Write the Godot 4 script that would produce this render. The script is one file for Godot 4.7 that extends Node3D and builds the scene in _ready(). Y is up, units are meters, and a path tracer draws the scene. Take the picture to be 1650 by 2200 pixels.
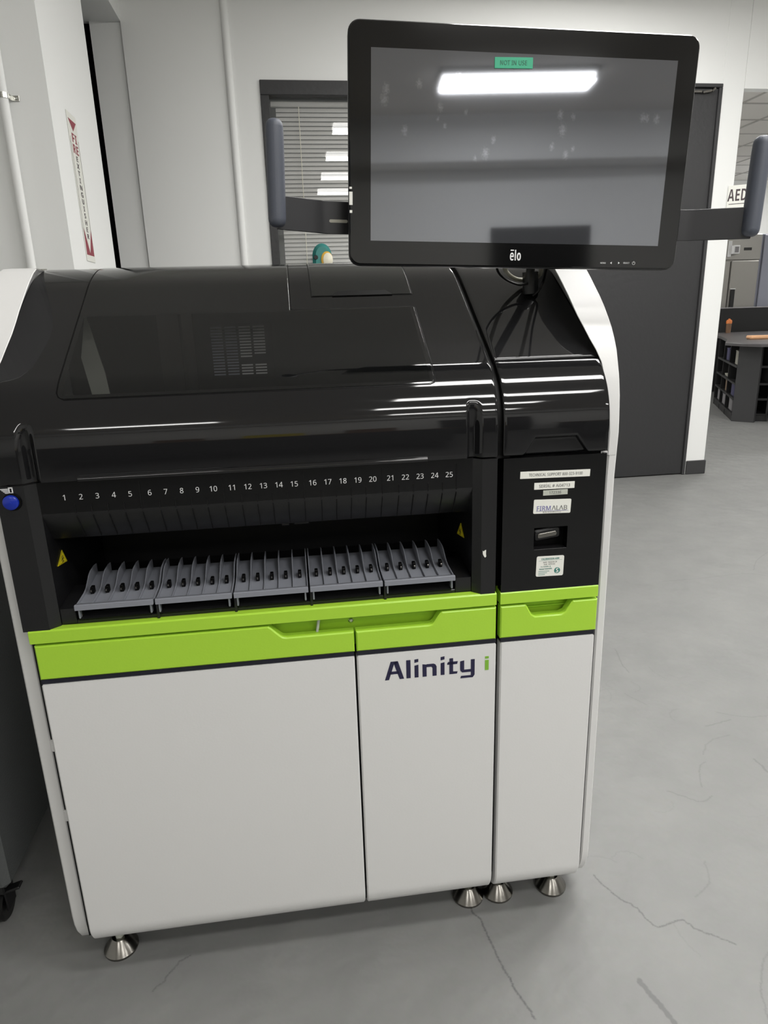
extends Node3D

# ---------------------------------------------------------------- mesh helpers
var M := {}
var taken := {}
var sans: SystemFont
var sans_bold: SystemFont

func stn() -> SurfaceTool:
	var s := SurfaceTool.new()
	s.begin(Mesh.PRIMITIVE_TRIANGLES)
	return s

func vtx(s: SurfaceTool, p: Vector3, n: Vector3) -> void:
	s.set_normal(n)
	s.add_vertex(p)

func tri3(s: SurfaceTool, a: Vector3, b: Vector3, c: Vector3, na: Vector3, nb: Vector3, nc: Vector3) -> void:
	if (b - a).cross(c - a).dot(na + nb + nc) > 0.0:
		vtx(s, a, na); vtx(s, c, nc); vtx(s, b, nb)
	else:
		vtx(s, a, na); vtx(s, b, nb); vtx(s, c, nc)

func tri(s: SurfaceTool, a: Vector3, b: Vector3, c: Vector3, n: Vector3) -> void:
	tri3(s, a, b, c, n, n, n)

func quad(s: SurfaceTool, a: Vector3, b: Vector3, c: Vector3, d: Vector3, n: Vector3) -> void:
	tri(s, a, b, c, n)
	tri(s, a, c, d, n)

func quadn(s: SurfaceTool, a: Vector3, b: Vector3, c: Vector3, d: Vector3, na: Vector3, nb: Vector3, nc: Vector3, nd: Vector3) -> void:
	tri3(s, a, b, c, na, nb, nc)
	tri3(s, a, c, d, na, nc, nd)

func box(s: SurfaceTool, c: Vector3, sz: Vector3, bev := 0.0, B := Basis()) -> void:
	var h := sz * 0.5
	bev = minf(bev, minf(h.x, minf(h.y, h.z)) * 0.98)
	for a in 3:
		var b := (a + 1) % 3
		var d := (a + 2) % 3
		for sg in [-1.0, 1.0]:
			var n := Vector3.ZERO
			n[a] = sg
			var q := []
			for k in [[-1, -1], [1, -1], [1, 1], [-1, 1]]:
				var p := Vector3.ZERO
				p[a] = sg * h[a]
				p[b] = k[0] * (h[b] - bev)
				p[d] = k[1] * (h[d] - bev)
				q.append(c + B * p)
			quad(s, q[0], q[1], q[2], q[3], B * n)
	if bev <= 0.0:
		return
	for a in 3:
		var b := (a + 1) % 3
		var d := (a + 2) % 3
		for sa in [-1.0, 1.0]:
			for sb in [-1.0, 1.0]:
				var n := Vector3.ZERO
				n[a] = sa
				n[b] = sb
				var q := []
				for k in [[0, -1], [1, -1], [1, 1], [0, 1]]:
					var p := Vector3.ZERO
					p[a] = sa * (h[a] - (bev if k[0] == 1 else 0.0))
					p[b] = sb * (h[b] - (0.0 if k[0] == 1 else bev))
					p[d] = k[1] * (h[d] - bev)
					q.append(c + B * p)
				quad(s, q[0], q[1], q[2], q[3], (B * n).normalized())
	for sx in [-1.0, 1.0]:
		for sy in [-1.0, 1.0]:
			for sz2 in [-1.0, 1.0]:
				var g := Vector3(sx, sy, sz2)
				tri(s, c + B * (g * Vector3(h.x, h.y - bev, h.z - bev)), c + B * (g * Vector3(h.x - bev, h.y, h.z - bev)), c + B * (g * Vector3(h.x - bev, h.y - bev, h.z)), (B * g).normalized())

func bx(s: SurfaceTool, x0: float, x1: float, y0: float, y1: float, z0: float, z1: float, bev := 0.0) -> void:
	box(s, Vector3(x0 + x1, y0 + y1, z0 + z1) * 0.5, Vector3(absf(x1 - x0), absf(y1 - y0), absf(z1 - z0)), bev)

# a polygon in local xy, its front at local z = 0, extruded to z = -depth, with a chamfer on the front and back rims
func prism(s: SurfaceTool, pts: PackedVector2Array, xf: Transform3D, depth: float, bev := 0.0, back := 0.0) -> void:
	var P := pts
	if Geometry2D.is_polygon_clockwise(P):
		P = P.duplicate()
		P.reverse()
	var n := P.size()
	var en := []
	for i in n:
		var e := (P[(i + 1) % n] - P[i]).normalized()
		en.append(Vector2(e.y, -e.x))
	var insf := func(amount: float) -> PackedVector2Array:
		var r := PackedVector2Array()
		for i in n:
			var n1: Vector2 = en[(i + n - 1) % n]
			var n2: Vector2 = en[i]
			r.append(P[i] - (n1 + n2) / maxf(0.3, 1.0 + n1.dot(n2)) * amount)
		return r
	var fr: PackedVector2Array = insf.call(bev) if bev > 0 else P
	var bk: PackedVector2Array = insf.call(back) if back > 0 else P
	var ti := Geometry2D.triangulate_polygon(P)
	var v3 := func(p: Vector2, z: float) -> Vector3: return xf * Vector3(p.x, p.y, z)
	var fz: Vector3 = (xf.basis * Vector3(0, 0, 1)).normalized()
	for k in range(0, ti.size(), 3):
		tri(s, v3.call(fr[ti[k]], 0), v3.call(fr[ti[k + 1]], 0), v3.call(fr[ti[k + 2]], 0), fz)
		tri(s, v3.call(bk[ti[k]], -depth), v3.call(bk[ti[k + 1]], -depth), v3.call(bk[ti[k + 2]], -depth), -fz)
	for i in n:
		var j := (i + 1) % n
		var e: Vector2 = en[i]
		var ea: Vector2 = en[(i + n - 1) % n]
		var eb: Vector2 = en[j]
		var na2 := (e + ea).normalized() if e.dot(ea) > 0.8 else e
		var nb2 := (e + eb).normalized() if e.dot(eb) > 0.8 else e
		var na: Vector3 = (xf.basis * Vector3(na2.x, na2.y, 0)).normalized()
		var nb: Vector3 = (xf.basis * Vector3(nb2.x, nb2.y, 0)).normalized()
		quadn(s, v3.call(P[i], -bev), v3.call(P[j], -bev), v3.call(P[j], -depth + back), v3.call(P[i], -depth + back), na, nb, nb, na)
		if bev > 0:
			quadn(s, v3.call(fr[i], 0), v3.call(fr[j], 0), v3.call(P[j], -bev), v3.call(P[i], -bev), (na + fz).normalized(), (nb + fz).normalized(), (nb + fz).normalized(), (na + fz).normalized())
		if back > 0:
			quadn(s, v3.call(bk[i], -depth), v3.call(bk[j], -depth), v3.call(P[j], -depth + back), v3.call(P[i], -depth + back), (na - fz).normalized(), (nb - fz).normalized(), (nb - fz).normalized(), (na - fz).normalized())

# a profile given as (z, y), extruded along x from x0 to x1
func along_x(s: SurfaceTool, zy: Array, x0: float, x1: float, bev := 0.0) -> void:
	var P := PackedVector2Array()
	for p in zy:
		P.append(Vector2(p[0], p[1]))
	prism(s, P, Transform3D(Basis(Vector3(0, 0, 1), Vector3(0, 1, 0), Vector3(-1, 0, 0)), Vector3(x0, 0, 0)), x1 - x0, bev, bev)

# a plan given as (x, z), extruded upwards from y0 to y1
func plan(s: SurfaceTool, xz: Array, y0: float, y1: float, bev := 0.0) -> void:
	var P := PackedVector2Array()
	for p in xz:
		P.append(Vector2(p[0], -p[1]))
	prism(s, P, Transform3D(Basis(Vector3(1, 0, 0), Vector3(0, 0, -1), Vector3(0, 1, 0)), Vector3(0, y1, 0)), y1 - y0, bev, 0.0)

func rrect(w: float, h: float, r: float, k := 5) -> PackedVector2Array:
	var P := PackedVector2Array()
	for c in [[1, 1, 0], [-1, 1, 90], [-1, -1, 180], [1, -1, 270]]:
		for i in k + 1:
			var a := deg_to_rad(c[2] + 90.0 * i / k)
			P.append(Vector2(c[0] * (w / 2 - r) + r * cos(a), c[1] * (h / 2 - r) + r * sin(a)))
	return P

func lathe(s: SurfaceTool, prof: Array, xf: Transform3D, seg := 20) -> void:
	var m := prof.size()
	var nn := []
	for i in m - 1:
		var d: Vector2 = (prof[i + 1] - prof[i]).normalized()
		nn.append(Vector2(d.y, -d.x))
	for i in m - 1:
		var n0: Vector2 = nn[i]
		var na: Vector2 = (n0 + nn[i - 1]).normalized() if i > 0 and n0.dot(nn[i - 1]) > 0.8 else n0
		var nb: Vector2 = (n0 + nn[i + 1]).normalized() if i < m - 2 and n0.dot(nn[i + 1]) > 0.8 else n0
		for k in seg:
			var a := TAU * k / seg
			var b := TAU * (k + 1) / seg
			var ca := Vector3(cos(a), 0, sin(a))
			var cb := Vector3(cos(b), 0, sin(b))
			var up := Vector3.UP
			quadn(s, xf * (ca * prof[i].x + up * prof[i].y), xf * (cb * prof[i].x + up * prof[i].y), xf * (cb * prof[i + 1].x + up * prof[i + 1].y), xf * (ca * prof[i + 1].x + up * prof[i + 1].y),
				xf.basis * (ca * na.x + up * na.y), xf.basis * (cb * na.x + up * na.y), xf.basis * (cb * nb.x + up * nb.y), xf.basis * (ca * nb.x + up * nb.y))

func tube(s: SurfaceTool, raw: Array, r: float, seg := 10, smooth := 4) -> void:
	var c := Curve3D.new()
	for i in raw.size():
		var t: Vector3 = (raw[mini(i + 1, raw.size() - 1)] - raw[maxi(i - 1, 0)]) / 6.0
		c.add_point(raw[i], -t, t)
	var pts := []
	var L := c.get_baked_length()
	var m := (raw.size() - 1) * smooth
	for i in m + 1:
		pts.append(c.sample_baked(L * i / m, true))
	var side := Vector3.UP.cross(pts[1] - pts[0])
	if side.length() < 1e-4:
		side = Vector3.RIGHT
	var rings := []
	for i in pts.size():
		var t: Vector3 = (pts[mini(i + 1, m)] - pts[maxi(i - 1, 0)]).normalized()
		side = (side - t * side.dot(t)).normalized()
		var up := t.cross(side)
		var ring := []
		for k in seg:
			ring.append(side * cos(TAU * k / seg) + up * sin(TAU * k / seg))
		rings.append(ring)
	for i in m:
		for k in seg:
			var l := (k + 1) % seg
			quadn(s, pts[i] + rings[i][k] * r, pts[i] + rings[i][l] * r, pts[i + 1] + rings[i + 1][l] * r, pts[i + 1] + rings[i + 1][k] * r, rings[i][k], rings[i][l], rings[i + 1][l], rings[i + 1][k])
	for k in seg:
		tri(s, pts[0], pts[0] + rings[0][k] * r, pts[0] + rings[0][(k + 1) % seg] * r, (pts[0] - pts[1]).normalized())
		tri(s, pts[m], pts[m] + rings[m][k] * r, pts[m] + rings[m][(k + 1) % seg] * r, (pts[m] - pts[m - 1]).normalized())

func numbered(parent: Node, called: String) -> String:
	var key := str(parent.get_instance_id()) + called
	var n: int = taken.get(key, 0)
	taken[key] = n + 1
	return called if n == 0 else "%s_%03d" % [called, n]

func part(parent: Node, called: String, s: SurfaceTool, m: Material, label := "") -> MeshInstance3D:
	var o := MeshInstance3D.new()
	o.name = numbered(parent, called)
	o.mesh = s.commit()
	o.material_override = m
	parent.add_child(o, true)
	if label:
		o.set_meta("label", label)
	return o

func tag(o: Node, label: String, category: String, group := "") -> Node:
	o.set_meta("label", label)
	o.set_meta("category", category)
	if group:
		o.set_meta("group", group)
	return o

func thing(called: String, label: String, category: String, at := Vector3.ZERO, group := "") -> Node3D:
	var o := Node3D.new()
	o.name = numbered(self, called)
	o.position = at
	add_child(o, true)
	tag(o, label, category, group)
	return o

func struct(called: String, s: SurfaceTool, m: Material) -> MeshInstance3D:
	var o := part(self, called, s, m)
	o.set_meta("kind", "structure")
	return o

# raised lettering: cap height h, centred at xf
func text(parent: Node, called: String, words: String, h: float, xf: Transform3D, m: Material, bold := false, squeeze := 1.0) -> MeshInstance3D:
	var t := TextMesh.new()
	t.font = sans_bold if bold else sans
	t.font_size = 64
	t.pixel_size = 0.01
	var k := h / 0.714 / 64.0 / 0.01
	t.depth = 0.0004 / k
	t.curve_step = 2.0
	t.text = words
	var o := MeshInstance3D.new()
	o.name = numbered(parent, called)
	o.mesh = t
	o.material_override = m
	o.transform = xf * Transform3D(Basis().scaled(Vector3(squeeze * k, k, k)), Vector3.ZERO)
	parent.add_child(o, true)
	return o

func at(x: float, y: float, z: float, B := Basis()) -> Transform3D:
	return Transform3D(B, Vector3(x, y, z))

# ---------------------------------------------------------------- materials
func mat(key: String, c: Color, rough := 0.5, metal := 0.0, spec := 0.5) -> StandardMaterial3D:
	var m := StandardMaterial3D.new()
	m.resource_name = key
	m.albedo_color = c
	m.roughness = rough
	m.metallic = metal
	m.metallic_specular = spec
	M[key] = m
	return m

func noise(freq: float, octaves := 4, seed := 1, kind := FastNoiseLite.TYPE_SIMPLEX_SMOOTH) -> FastNoiseLite:
	var n := FastNoiseLite.new()
	n.seed = seed
	n.noise_type = kind
	n.frequency = freq
	n.fractal_octaves = octaves
	return n

func noise_tex(n: FastNoiseLite, size: int, a: Color, b: Color) -> ImageTexture:
	var img := n.get_seamless_image(size, size)
	img.convert(Image.FORMAT_RGB8)
	for y in size:
		for x in size:
			img.set_pixel(x, y, a.lerp(b, img.get_pixel(x, y).r))
	return ImageTexture.create_from_image(img)

func bumps(n: FastNoiseLite, size: int, strength: float) -> ImageTexture:
	var img := n.get_seamless_image(size, size)
	img.convert(Image.FORMAT_RGBA8)
	img.bump_map_to_normal_map(strength)
	return ImageTexture.create_from_image(img)

func grain(m: StandardMaterial3D, tex: Texture2D, per_metre: float, strength: float) -> void:
	m.normal_enabled = true
	m.normal_texture = tex
	m.normal_scale = strength
	m.uv1_triplanar = true
	m.uv1_world_triplanar = true
	m.uv1_scale = Vector3.ONE * per_metre

func materials() -> void:
	sans = SystemFont.new()
	sans.font_names = PackedStringArray(["Droid Sans"])
	sans_bold = SystemFont.new()
	sans_bold.font_names = PackedStringArray(["Droid Sans"])
	sans_bold.font_weight = 700
	var fine := bumps(noise(0.06, 3, 4), 256, 3.0)
	var peel := bumps(noise(0.02, 4, 9), 512, 4.0)
	grain(mat("wall paint", Color(0.94, 0.943, 0.936), 0.75, 0.0, 0.3), peel, 2.0, 0.06)
	mat("ceiling tile", Color(0.92, 0.91, 0.89), 0.9, 0.0, 0.2)
	grain(M["ceiling tile"], fine, 3.0, 0.5)
	mat("ceiling grid", Color(0.72, 0.71, 0.69), 0.5)
	grain(mat("dark paint", Color(0.19, 0.19, 0.195), 0.42, 0.0, 0.5), peel, 2.0, 0.2)
	mat("black rubber", Color(0.21, 0.21, 0.215), 0.6)
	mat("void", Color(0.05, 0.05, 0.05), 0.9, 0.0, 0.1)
	grain(mat("white shell", Color(0.852, 0.85, 0.845), 0.38, 0.0, 0.5), fine, 12.0, 0.05)
	mat("gloss black", Color(0.10, 0.10, 0.104), 0.05, 0.0, 0.47)
	mat("fascia black", Color(0.03, 0.03, 0.034), 0.06, 0.0, 0.45)
	grain(mat("satin black", Color(0.085, 0.085, 0.09), 0.32, 0.0, 0.5), fine, 14.0, 0.15)
	mat("bay black", Color(0.06, 0.06, 0.065), 0.45, 0.0, 0.4)
	mat("seam black", Color(0.012, 0.012, 0.014), 0.5, 0.0, 0.3)
	var pane := mat("tinted lid", Color(0.08, 0.083, 0.086, 0.55), 0.05, 0.0, 0.5)
	pane.transparency = BaseMaterial3D.TRANSPARENCY_ALPHA
	mat("hatch grey", Color(0.12, 0.125, 0.122), 0.12, 0.0, 0.5)
	grain(mat("green paint", Color(0.655, 0.83, 0.23), 0.36, 0.0, 0.5), fine, 12.0, 0.06)
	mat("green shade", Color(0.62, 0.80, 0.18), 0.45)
	mat("navy strip", Color(0.07, 0.075, 0.13), 0.4)
	mat("logo navy", Color(0.12, 0.11, 0.24), 0.45)
	mat("logo green", Color(0.49, 0.70, 0.22), 0.45)
	grain(mat("tray grey", Color(0.50, 0.51, 0.54), 0.42, 0.0, 0.5), fine, 16.0, 0.08)
	mat("chrome", Color(0.78, 0.78, 0.76), 0.2, 1.0)
	mat("brushed steel", Color(0.50, 0.49, 0.47), 0.22, 1.0)
	mat("print white", Color(0.88, 0.88, 0.88), 0.5)
	mat("label white", Color(0.90, 0.90, 0.87), 0.45)
	mat("label grey", Color(0.72, 0.73, 0.69), 0.5)
	mat("label ink", Color(0.42, 0.42, 0.42), 0.6)
	mat("label violet", Color(0.38, 0.36, 0.62), 0.6)
	mat("label teal", Color(0.22, 0.48, 0.45), 0.6)
	mat("button blue", Color(0.06, 0.17, 0.62), 0.25)
	mat("warning yellow", Color(0.93, 0.86, 0.13), 0.45)
	mat("ink black", Color(0.05, 0.05, 0.05), 0.5)
	mat("bezel", Color(0.04, 0.04, 0.043), 0.07, 0.0, 0.52)
	mat("screen", Color(0.63, 0.64, 0.665), 0.035, 0.86, 0.5)
	mat("sticker green", Color(0.16, 0.62, 0.47), 0.5)
	mat("sticker ink", Color(0.10, 0.36, 0.28), 0.5)
	grain(mat("grip", Color(0.30, 0.315, 0.355), 0.48, 0.0, 0.5), fine, 20.0, 0.15)
	grain(mat("bracket", Color(0.14, 0.14, 0.15), 0.42, 0.0, 0.5), fine, 25.0, 0.1)
	mat("cable grey", Color(0.70, 0.69, 0.62), 0.45)
	mat("cable black", Color(0.04, 0.04, 0.04), 0.35)
	mat("slat", Color(0.76, 0.755, 0.74), 0.5)
	var glass := mat("window glass", Color(0.9, 0.92, 0.92, 0.06), 0.01, 0.0, 0.6)
	glass.transparency = BaseMaterial3D.TRANSPARENCY_ALPHA
	mat("teal plastic", Color(0.22, 0.50, 0.48), 0.22)
	mat("cream", Color(0.90, 0.88, 0.80), 0.4)
	mat("yellow rim", Color(0.86, 0.68, 0.28), 0.4)
	mat("sign red", Color(0.56, 0.20, 0.26), 0.5)
	mat("sign dark", Color(0.25, 0.20, 0.22), 0.5)
	grain(mat("cart grey", Color(0.36, 0.37, 0.37), 0.6, 0.0, 0.4), fine, 10.0, 0.5)
	grain(mat("steel panel", Color(0.60, 0.59, 0.57), 0.38, 0.35), fine, 3.0, 0.08)
	mat("pale blue panel", Color(0.58, 0.59, 0.64), 0.45)
	mat("desk dark", Color(0.24, 0.24, 0.245), 0.5)
	mat("desk top", Color(0.33, 0.32, 0.325), 0.4)
	mat("desk black", Color(0.06, 0.06, 0.065), 0.5)
	mat("orange", Color(0.90, 0.52, 0.26), 0.4)
	mat("pale orange", Color(0.98, 0.76, 0.58), 0.45)
	mat("amber", Color(0.50, 0.38, 0.29), 0.35)
	mat("item tan", Color(0.55, 0.46, 0.36), 0.6)
	mat("item grey", Color(0.55, 0.54, 0.55), 0.6)
	mat("item pale", Color(0.68, 0.67, 0.62), 0.6)
	mat("item violet", Color(0.26, 0.25, 0.40), 0.6)
	var glow := mat("diffuser", Color(0.95, 0.95, 0.95), 0.5)
	glow.emission_enabled = true
	glow.emission = Color(1.0, 0.995, 0.985)
	glow.emission_energy_multiplier = 7.0
	floor_materials()
	smudges()

const CRACKS := [
	[1.6, 0.75, [1.059, -0.091, 1.071, -0.056, 1.087, -0.022, 1.108, 0.0, 1.117, 0.033, 1.13, 0.056, 1.163, 0.052, 1.189, 0.049, 1.2, 0.062, 1.21, 0.078, 1.252, 0.109, 1.264, 0.121]],
	[1.8, 0.85, [0.74, -0.3, 0.758, -0.064, 0.772, -0.019, 0.781, 0.054, 0.789, 0.106, 0.803, 0.16, 0.815, 0.202]],
	[2.2, 0.45, [3.198, -3.432, 3.138, -3.038, 3.113, -2.693, 3.122, -2.313]],
	[2.0, 0.4, [2.085, -1.656, 2.283, -1.656, 2.529, -1.67, 2.611, -1.616]],
	[4.5, 0.6, [1.035, 0.16, 1.045, 0.194, 1.06, 0.249]],
	[1.6, 0.5, [1.321, 0.141, 1.272, 0.184, 1.237, 0.243, 1.223, 0.275]],
	[1.8, 0.5, [1.593, -1.081, 1.566, -0.979, 1.56, -0.913]],
	[1.5, 0.5, [1.466, -0.324, 1.507, -0.395, 1.54, -0.42]],
	[2.0, 0.4, [1.371, -0.322, 1.41, -0.288, 1.439, -0.27, 1.475, -0.286]],
	[1.4, 0.7, [0.106, 0.035, 0.126, 0.015, 0.14, -0.008, 0.154, -0.024, 0.171, -0.032]],
	[2.2, 0.4, [2.831, -1.917, 2.688, -1.808, 2.593, -1.699]],
	[3.0, 0.5, [1.679, -0.406, 1.678, -0.345]],
	[1.5, 0.45, [1.481, -0.789, 1.521, -0.711]],
	[2.2, 0.45, [1.636, -0.573, 1.689, -0.584, 1.734, -0.593]],
	[1.8, 0.4, [1.715, -0.636, 1.784, -0.597, 1.858, -0.591]],
	[1.8, 0.35, [1.25, 0.0, 1.30, -0.03, 1.33, -0.09]],
	[2.0, 0.35, [1.55, -0.45, 1.60, -0.50, 1.68, -0.52]],
]

const PRINTS := [0.19, 0.054, 9, 0.213, 0.053, 10, 0.197, 0.054, 8, 0.057, 0.054, 10, 0.078, 0.052, 7, -0.059, -0.003, 12, 0.07, -0.002, 9, 0.047, 0.009, 8, -0.215, 0.081, 10, -0.218, 0.066, 12, -0.165, 0.089, 9, -0.137, 0.083, 7, -0.105, 0.1, 10, -0.092, 0.053, 6, -0.132, 0.058, 9, -0.135, 0.042, 5, -0.124, 0.033, 6, -0.047, 0.016, 8, -0.186, 0.025, 10, 0.081, 0.007, 6, -0.075, -0.011, 6, 0.062, 0.033, 12]

func smudges() -> void:                    # dried finger marks on the dark screen
	var w := 768
	var h := 432
	var img := Image.create(w, h, false, Image.FORMAT_RGB8)
	img.fill(Color(0.80, 0.80, 0.80))
	var n := noise(0.09, 3, 12)
	for i in range(0, PRINTS.size(), 3):
		var c := Vector2((PRINTS[i] / 0.476 + 0.5) * w, (0.5 - PRINTS[i + 1] / 0.268) * h)
		var r: float = PRINTS[i + 2]
		for y in range(int(c.y - r * 1.6), int(c.y + r * 1.6)):
			for x in range(int(c.x - r), int(c.x + r)):
				if x < 0 or y < 0 or x >= w or y >= h:
					continue
				var d := Vector2((x - c.x) / r, (y - c.y) / (r * 1.5)).length() + 0.5 * n.get_noise_2d(x * 1.5, y * 1.5)
				var a := clampf(1.0 - d, 0.0, 1.0) * (0.35 + 0.5 * absf(n.get_noise_2d(x * 4.0, y * 4.0)))
				var o := img.get_pixel(x, y)
				img.set_pixel(x, y, o.lerp(Color(1.25, 1.25, 1.25), a * 0.95).clamp())
	(M["screen"] as StandardMaterial3D).albedo_texture = ImageTexture.create_from_image(img)

func floor_materials() -> void:
	var base := noise_tex(noise(0.012, 5, 21), 512, Color(0.485, 0.487, 0.482), Color(0.517, 0.518, 0.511))
	var rough := bumps(noise(0.03, 5, 33), 512, 5.0)
	var m := mat("floor paint", Color(1, 1, 1), 0.5, 0.0, 0.45)
	m.albedo_texture = base
	m.normal_enabled = true
	m.normal_texture = rough
	m.normal_scale = 0.18
	# cracks, scuffs and trowel marks: one picture over 4 m x 4 m of the floor
	var N := 2048
	var img := Image.create(N, N, false, Image.FORMAT_RGBA8)
	img.fill(Color(0.33, 0.33, 0.335, 0.0))
	var px := N / 4.0
	var rng := RandomNumberGenerator.new()
	rng.seed = 7
	var lines := CRACKS.duplicate()
	for k in 70:                                     # fine swirling trowel marks
		var p := Vector2(rng.randf_range(1.0, 2.6), rng.randf_range(-1.3, 0.35))
		var a := rng.randf() * TAU
		var turn := rng.randf_range(-0.5, 0.5)
		var l := []
		for i in 7:
			l.append(p.x); l.append(p.y)
			p += Vector2(cos(a), sin(a)) * rng.randf_range(0.008, 0.022)
			a += turn
		lines.append([rng.randf_range(0.9, 1.8), rng.randf_range(0.08, 0.28), l])
	for c in lines:
		var q := []
		var raw: Array = c[2]
		var cn := raw.size() / 2
		for i in cn - 1:
			for t in 4:
				for k in 2:
					q.append(cubic_interpolate(raw[i * 2 + k], raw[i * 2 + 2 + k], raw[maxi(i - 1, 0) * 2 + k], raw[mini(i + 2, cn - 1) * 2 + k], t / 4.0) + rng.randf_range(-0.0022, 0.0022))
		q.append(raw[-2])
		q.append(raw[-1])
		for i in range(0, q.size() - 2, 2):
			var a := Vector2(q[i] + 1.0, q[i + 1] + 3.6) * px
			var b := Vector2(q[i + 2] + 1.0, q[i + 3] + 3.6) * px
			var steps := int(a.distance_to(b)) + 1
			for t in steps:
				var p := a.lerp(b, float(t) / steps) + Vector2(rng.randf_range(-0.5, 0.5), rng.randf_range(-0.5, 0.5))
				var w: float = c[0] * 0.5 * rng.randf_range(0.7, 1.25)
				for dy in range(-3, 4):
					for dx in range(-3, 4):
						var g := Vector2i(roundi(p.x) + dx, roundi(p.y) + dy)
						if g.x < 0 or g.y < 0 or g.x >= N or g.y >= N:
							continue
						var d := Vector2(g).distance_to(p)
						var al: float = clampf(w + 0.5 - d, 0.0, 1.0) * c[1] * (0.95 if c[1] > 0.55 else 0.7)
						var old := img.get_pixelv(g)
						if al > old.a:
							img.set_pixelv(g, Color(old.r, old.g, old.b, al))
	var marked := m.duplicate()
	marked.resource_name = "floor paint with cracks"
	marked.detail_enabled = true
	marked.detail_blend_mode = BaseMaterial3D.BLEND_MODE_MIX
	marked.detail_uv_layer = BaseMaterial3D.DETAIL_UV_2
	marked.detail_albedo = ImageTexture.create_from_image(img)
	M["floor marked"] = marked

# ---------------------------------------------------------------- camera, sky, lamps
func _ready() -> void:
	var cam := Camera3D.new()
	cam.name = "camera"
	cam.position = Vector3(0.4537, 1.2444, 1.0788)
	cam.rotation = Vector3(deg_to_rad(-16.4885), deg_to_rad(-7.2694), deg_to_rad(-1.7308))
	cam.fov = rad_to_deg(2.0 * atan(1100.0 / 1450.0))
	cam.near = 0.02
	cam.current = true
	add_child(cam, true)
	var we := WorldEnvironment.new()
	we.name = "environment"
	var env := Environment.new()
	env.background_mode = Environment.BG_COLOR
	env.background_color = Color(0.02, 0.02, 0.02)
	env.tonemap_mode = Environment.TONE_MAPPER_LINEAR
	env.tonemap_exposure = 1.0
	env.sdfgi_enabled = true
	env.ssao_enabled = true
	env.ssil_enabled = true
	we.environment = env
	add_child(we, true)
	materials()
	lamps()
	room()
	analyzer()
	monitor()
	cables()
	background_things()
	far_room()

const CEIL := 3.12
const LAMPS := [[1.63, -0.55], [1.63, 0.72], [1.63, 1.95], [1.63, 3.17], [1.93, 4.75], [2.24, -2.6], [-0.81, 4.4], [2.85, -1.4], [4.07, -0.61], [4.07, 1.95], [4.07, 4.5], [6.5, -1.8], [6.5, 1.95], [4.3, -4.55], [4.3, -8.4], [8.2, -5.3], [8.2, -8.4]]
const LAMP_ENERGY := 2.35

func lamps() -> void:
	for i in LAMPS.size():
		var p: Array = LAMPS[i]
		var far: bool = p[1] < -4.0
		var row := "in the far room" if far else ("in the right row" if p[0] > 2.0 else ("in the left row" if p[0] < 0.0 else "in the middle row"))
		var rank: String = ["second from the back wall", "third from the back wall", "fourth from the back wall", "fifth from the back wall", "nearest the rear wall", "nearest the back wall", "behind the camera", "beside the dark door", "second from the back wall", "halfway along", "nearest the rear wall", "close to the opening at the far right", "far right and halfway along", "just behind the opening on the left", "deep on the left", "just behind the opening on the right", "deep on the right"][i]
		var t := thing("ceiling_light", "long white ceiling light %s, %s" % [row, rank], "ceiling light", Vector3(p[0], CEIL, p[1]), "fluorescent lights " + row)
		var f := stn()
		for q in [[-0.62, 0.62, -0.15, -0.125], [-0.62, 0.62, 0.125, 0.15], [-0.62, -0.60, -0.125, 0.125], [0.60, 0.62, -0.125, 0.125]]:
			bx(f, q[0], q[1], -0.035, 0.0, q[2], q[3], 0.004)
		bx(f, -0.6, 0.6, -0.012, 0.0, -0.125, 0.125)
		part(t, "frame", f, M["ceiling grid"])
		var g := stn()
		bx(g, -0.6, 0.6, -0.080, -0.013, -0.125, 0.125, 0.022)
		part(t, "diffuser", g, M["diffuser"])
		var l := AreaLight3D.new()
		l.name = "lamp"
		l.area_size = Vector2(1.2, 0.25)
		l.rotation = Vector3(-PI / 2, 0, 0)
		l.position = Vector3(0, -0.086, 0)
		l.light_energy = LAMP_ENERGY
		l.light_color = Color(1.0, 0.995, 0.985)
		l.area_range = 20.0
		l.area_attenuation = 2.0
		l.shadow_enabled = true
		t.add_child(l, true)

# ---------------------------------------------------------------- the room
func floor_quad(x0: float, x1: float, z0: float, z1: float, m: Material, s: SurfaceTool) -> void:
	for v in [[x0, z0], [x1, z0], [x1, z1], [x0, z0], [x1, z1], [x0, z1]]:
		s.set_normal(Vector3.UP)
		s.set_tangent(Plane(1, 0, 0, 1))
		s.set_uv(Vector2(v[0], v[1]) / 1.7)
		s.set_uv2(Vector2((v[0] + 1.0) / 4.0, (v[1] + 3.6) / 4.0))
		s.add_vertex(Vector3(v[0], 0, v[1]))

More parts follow.
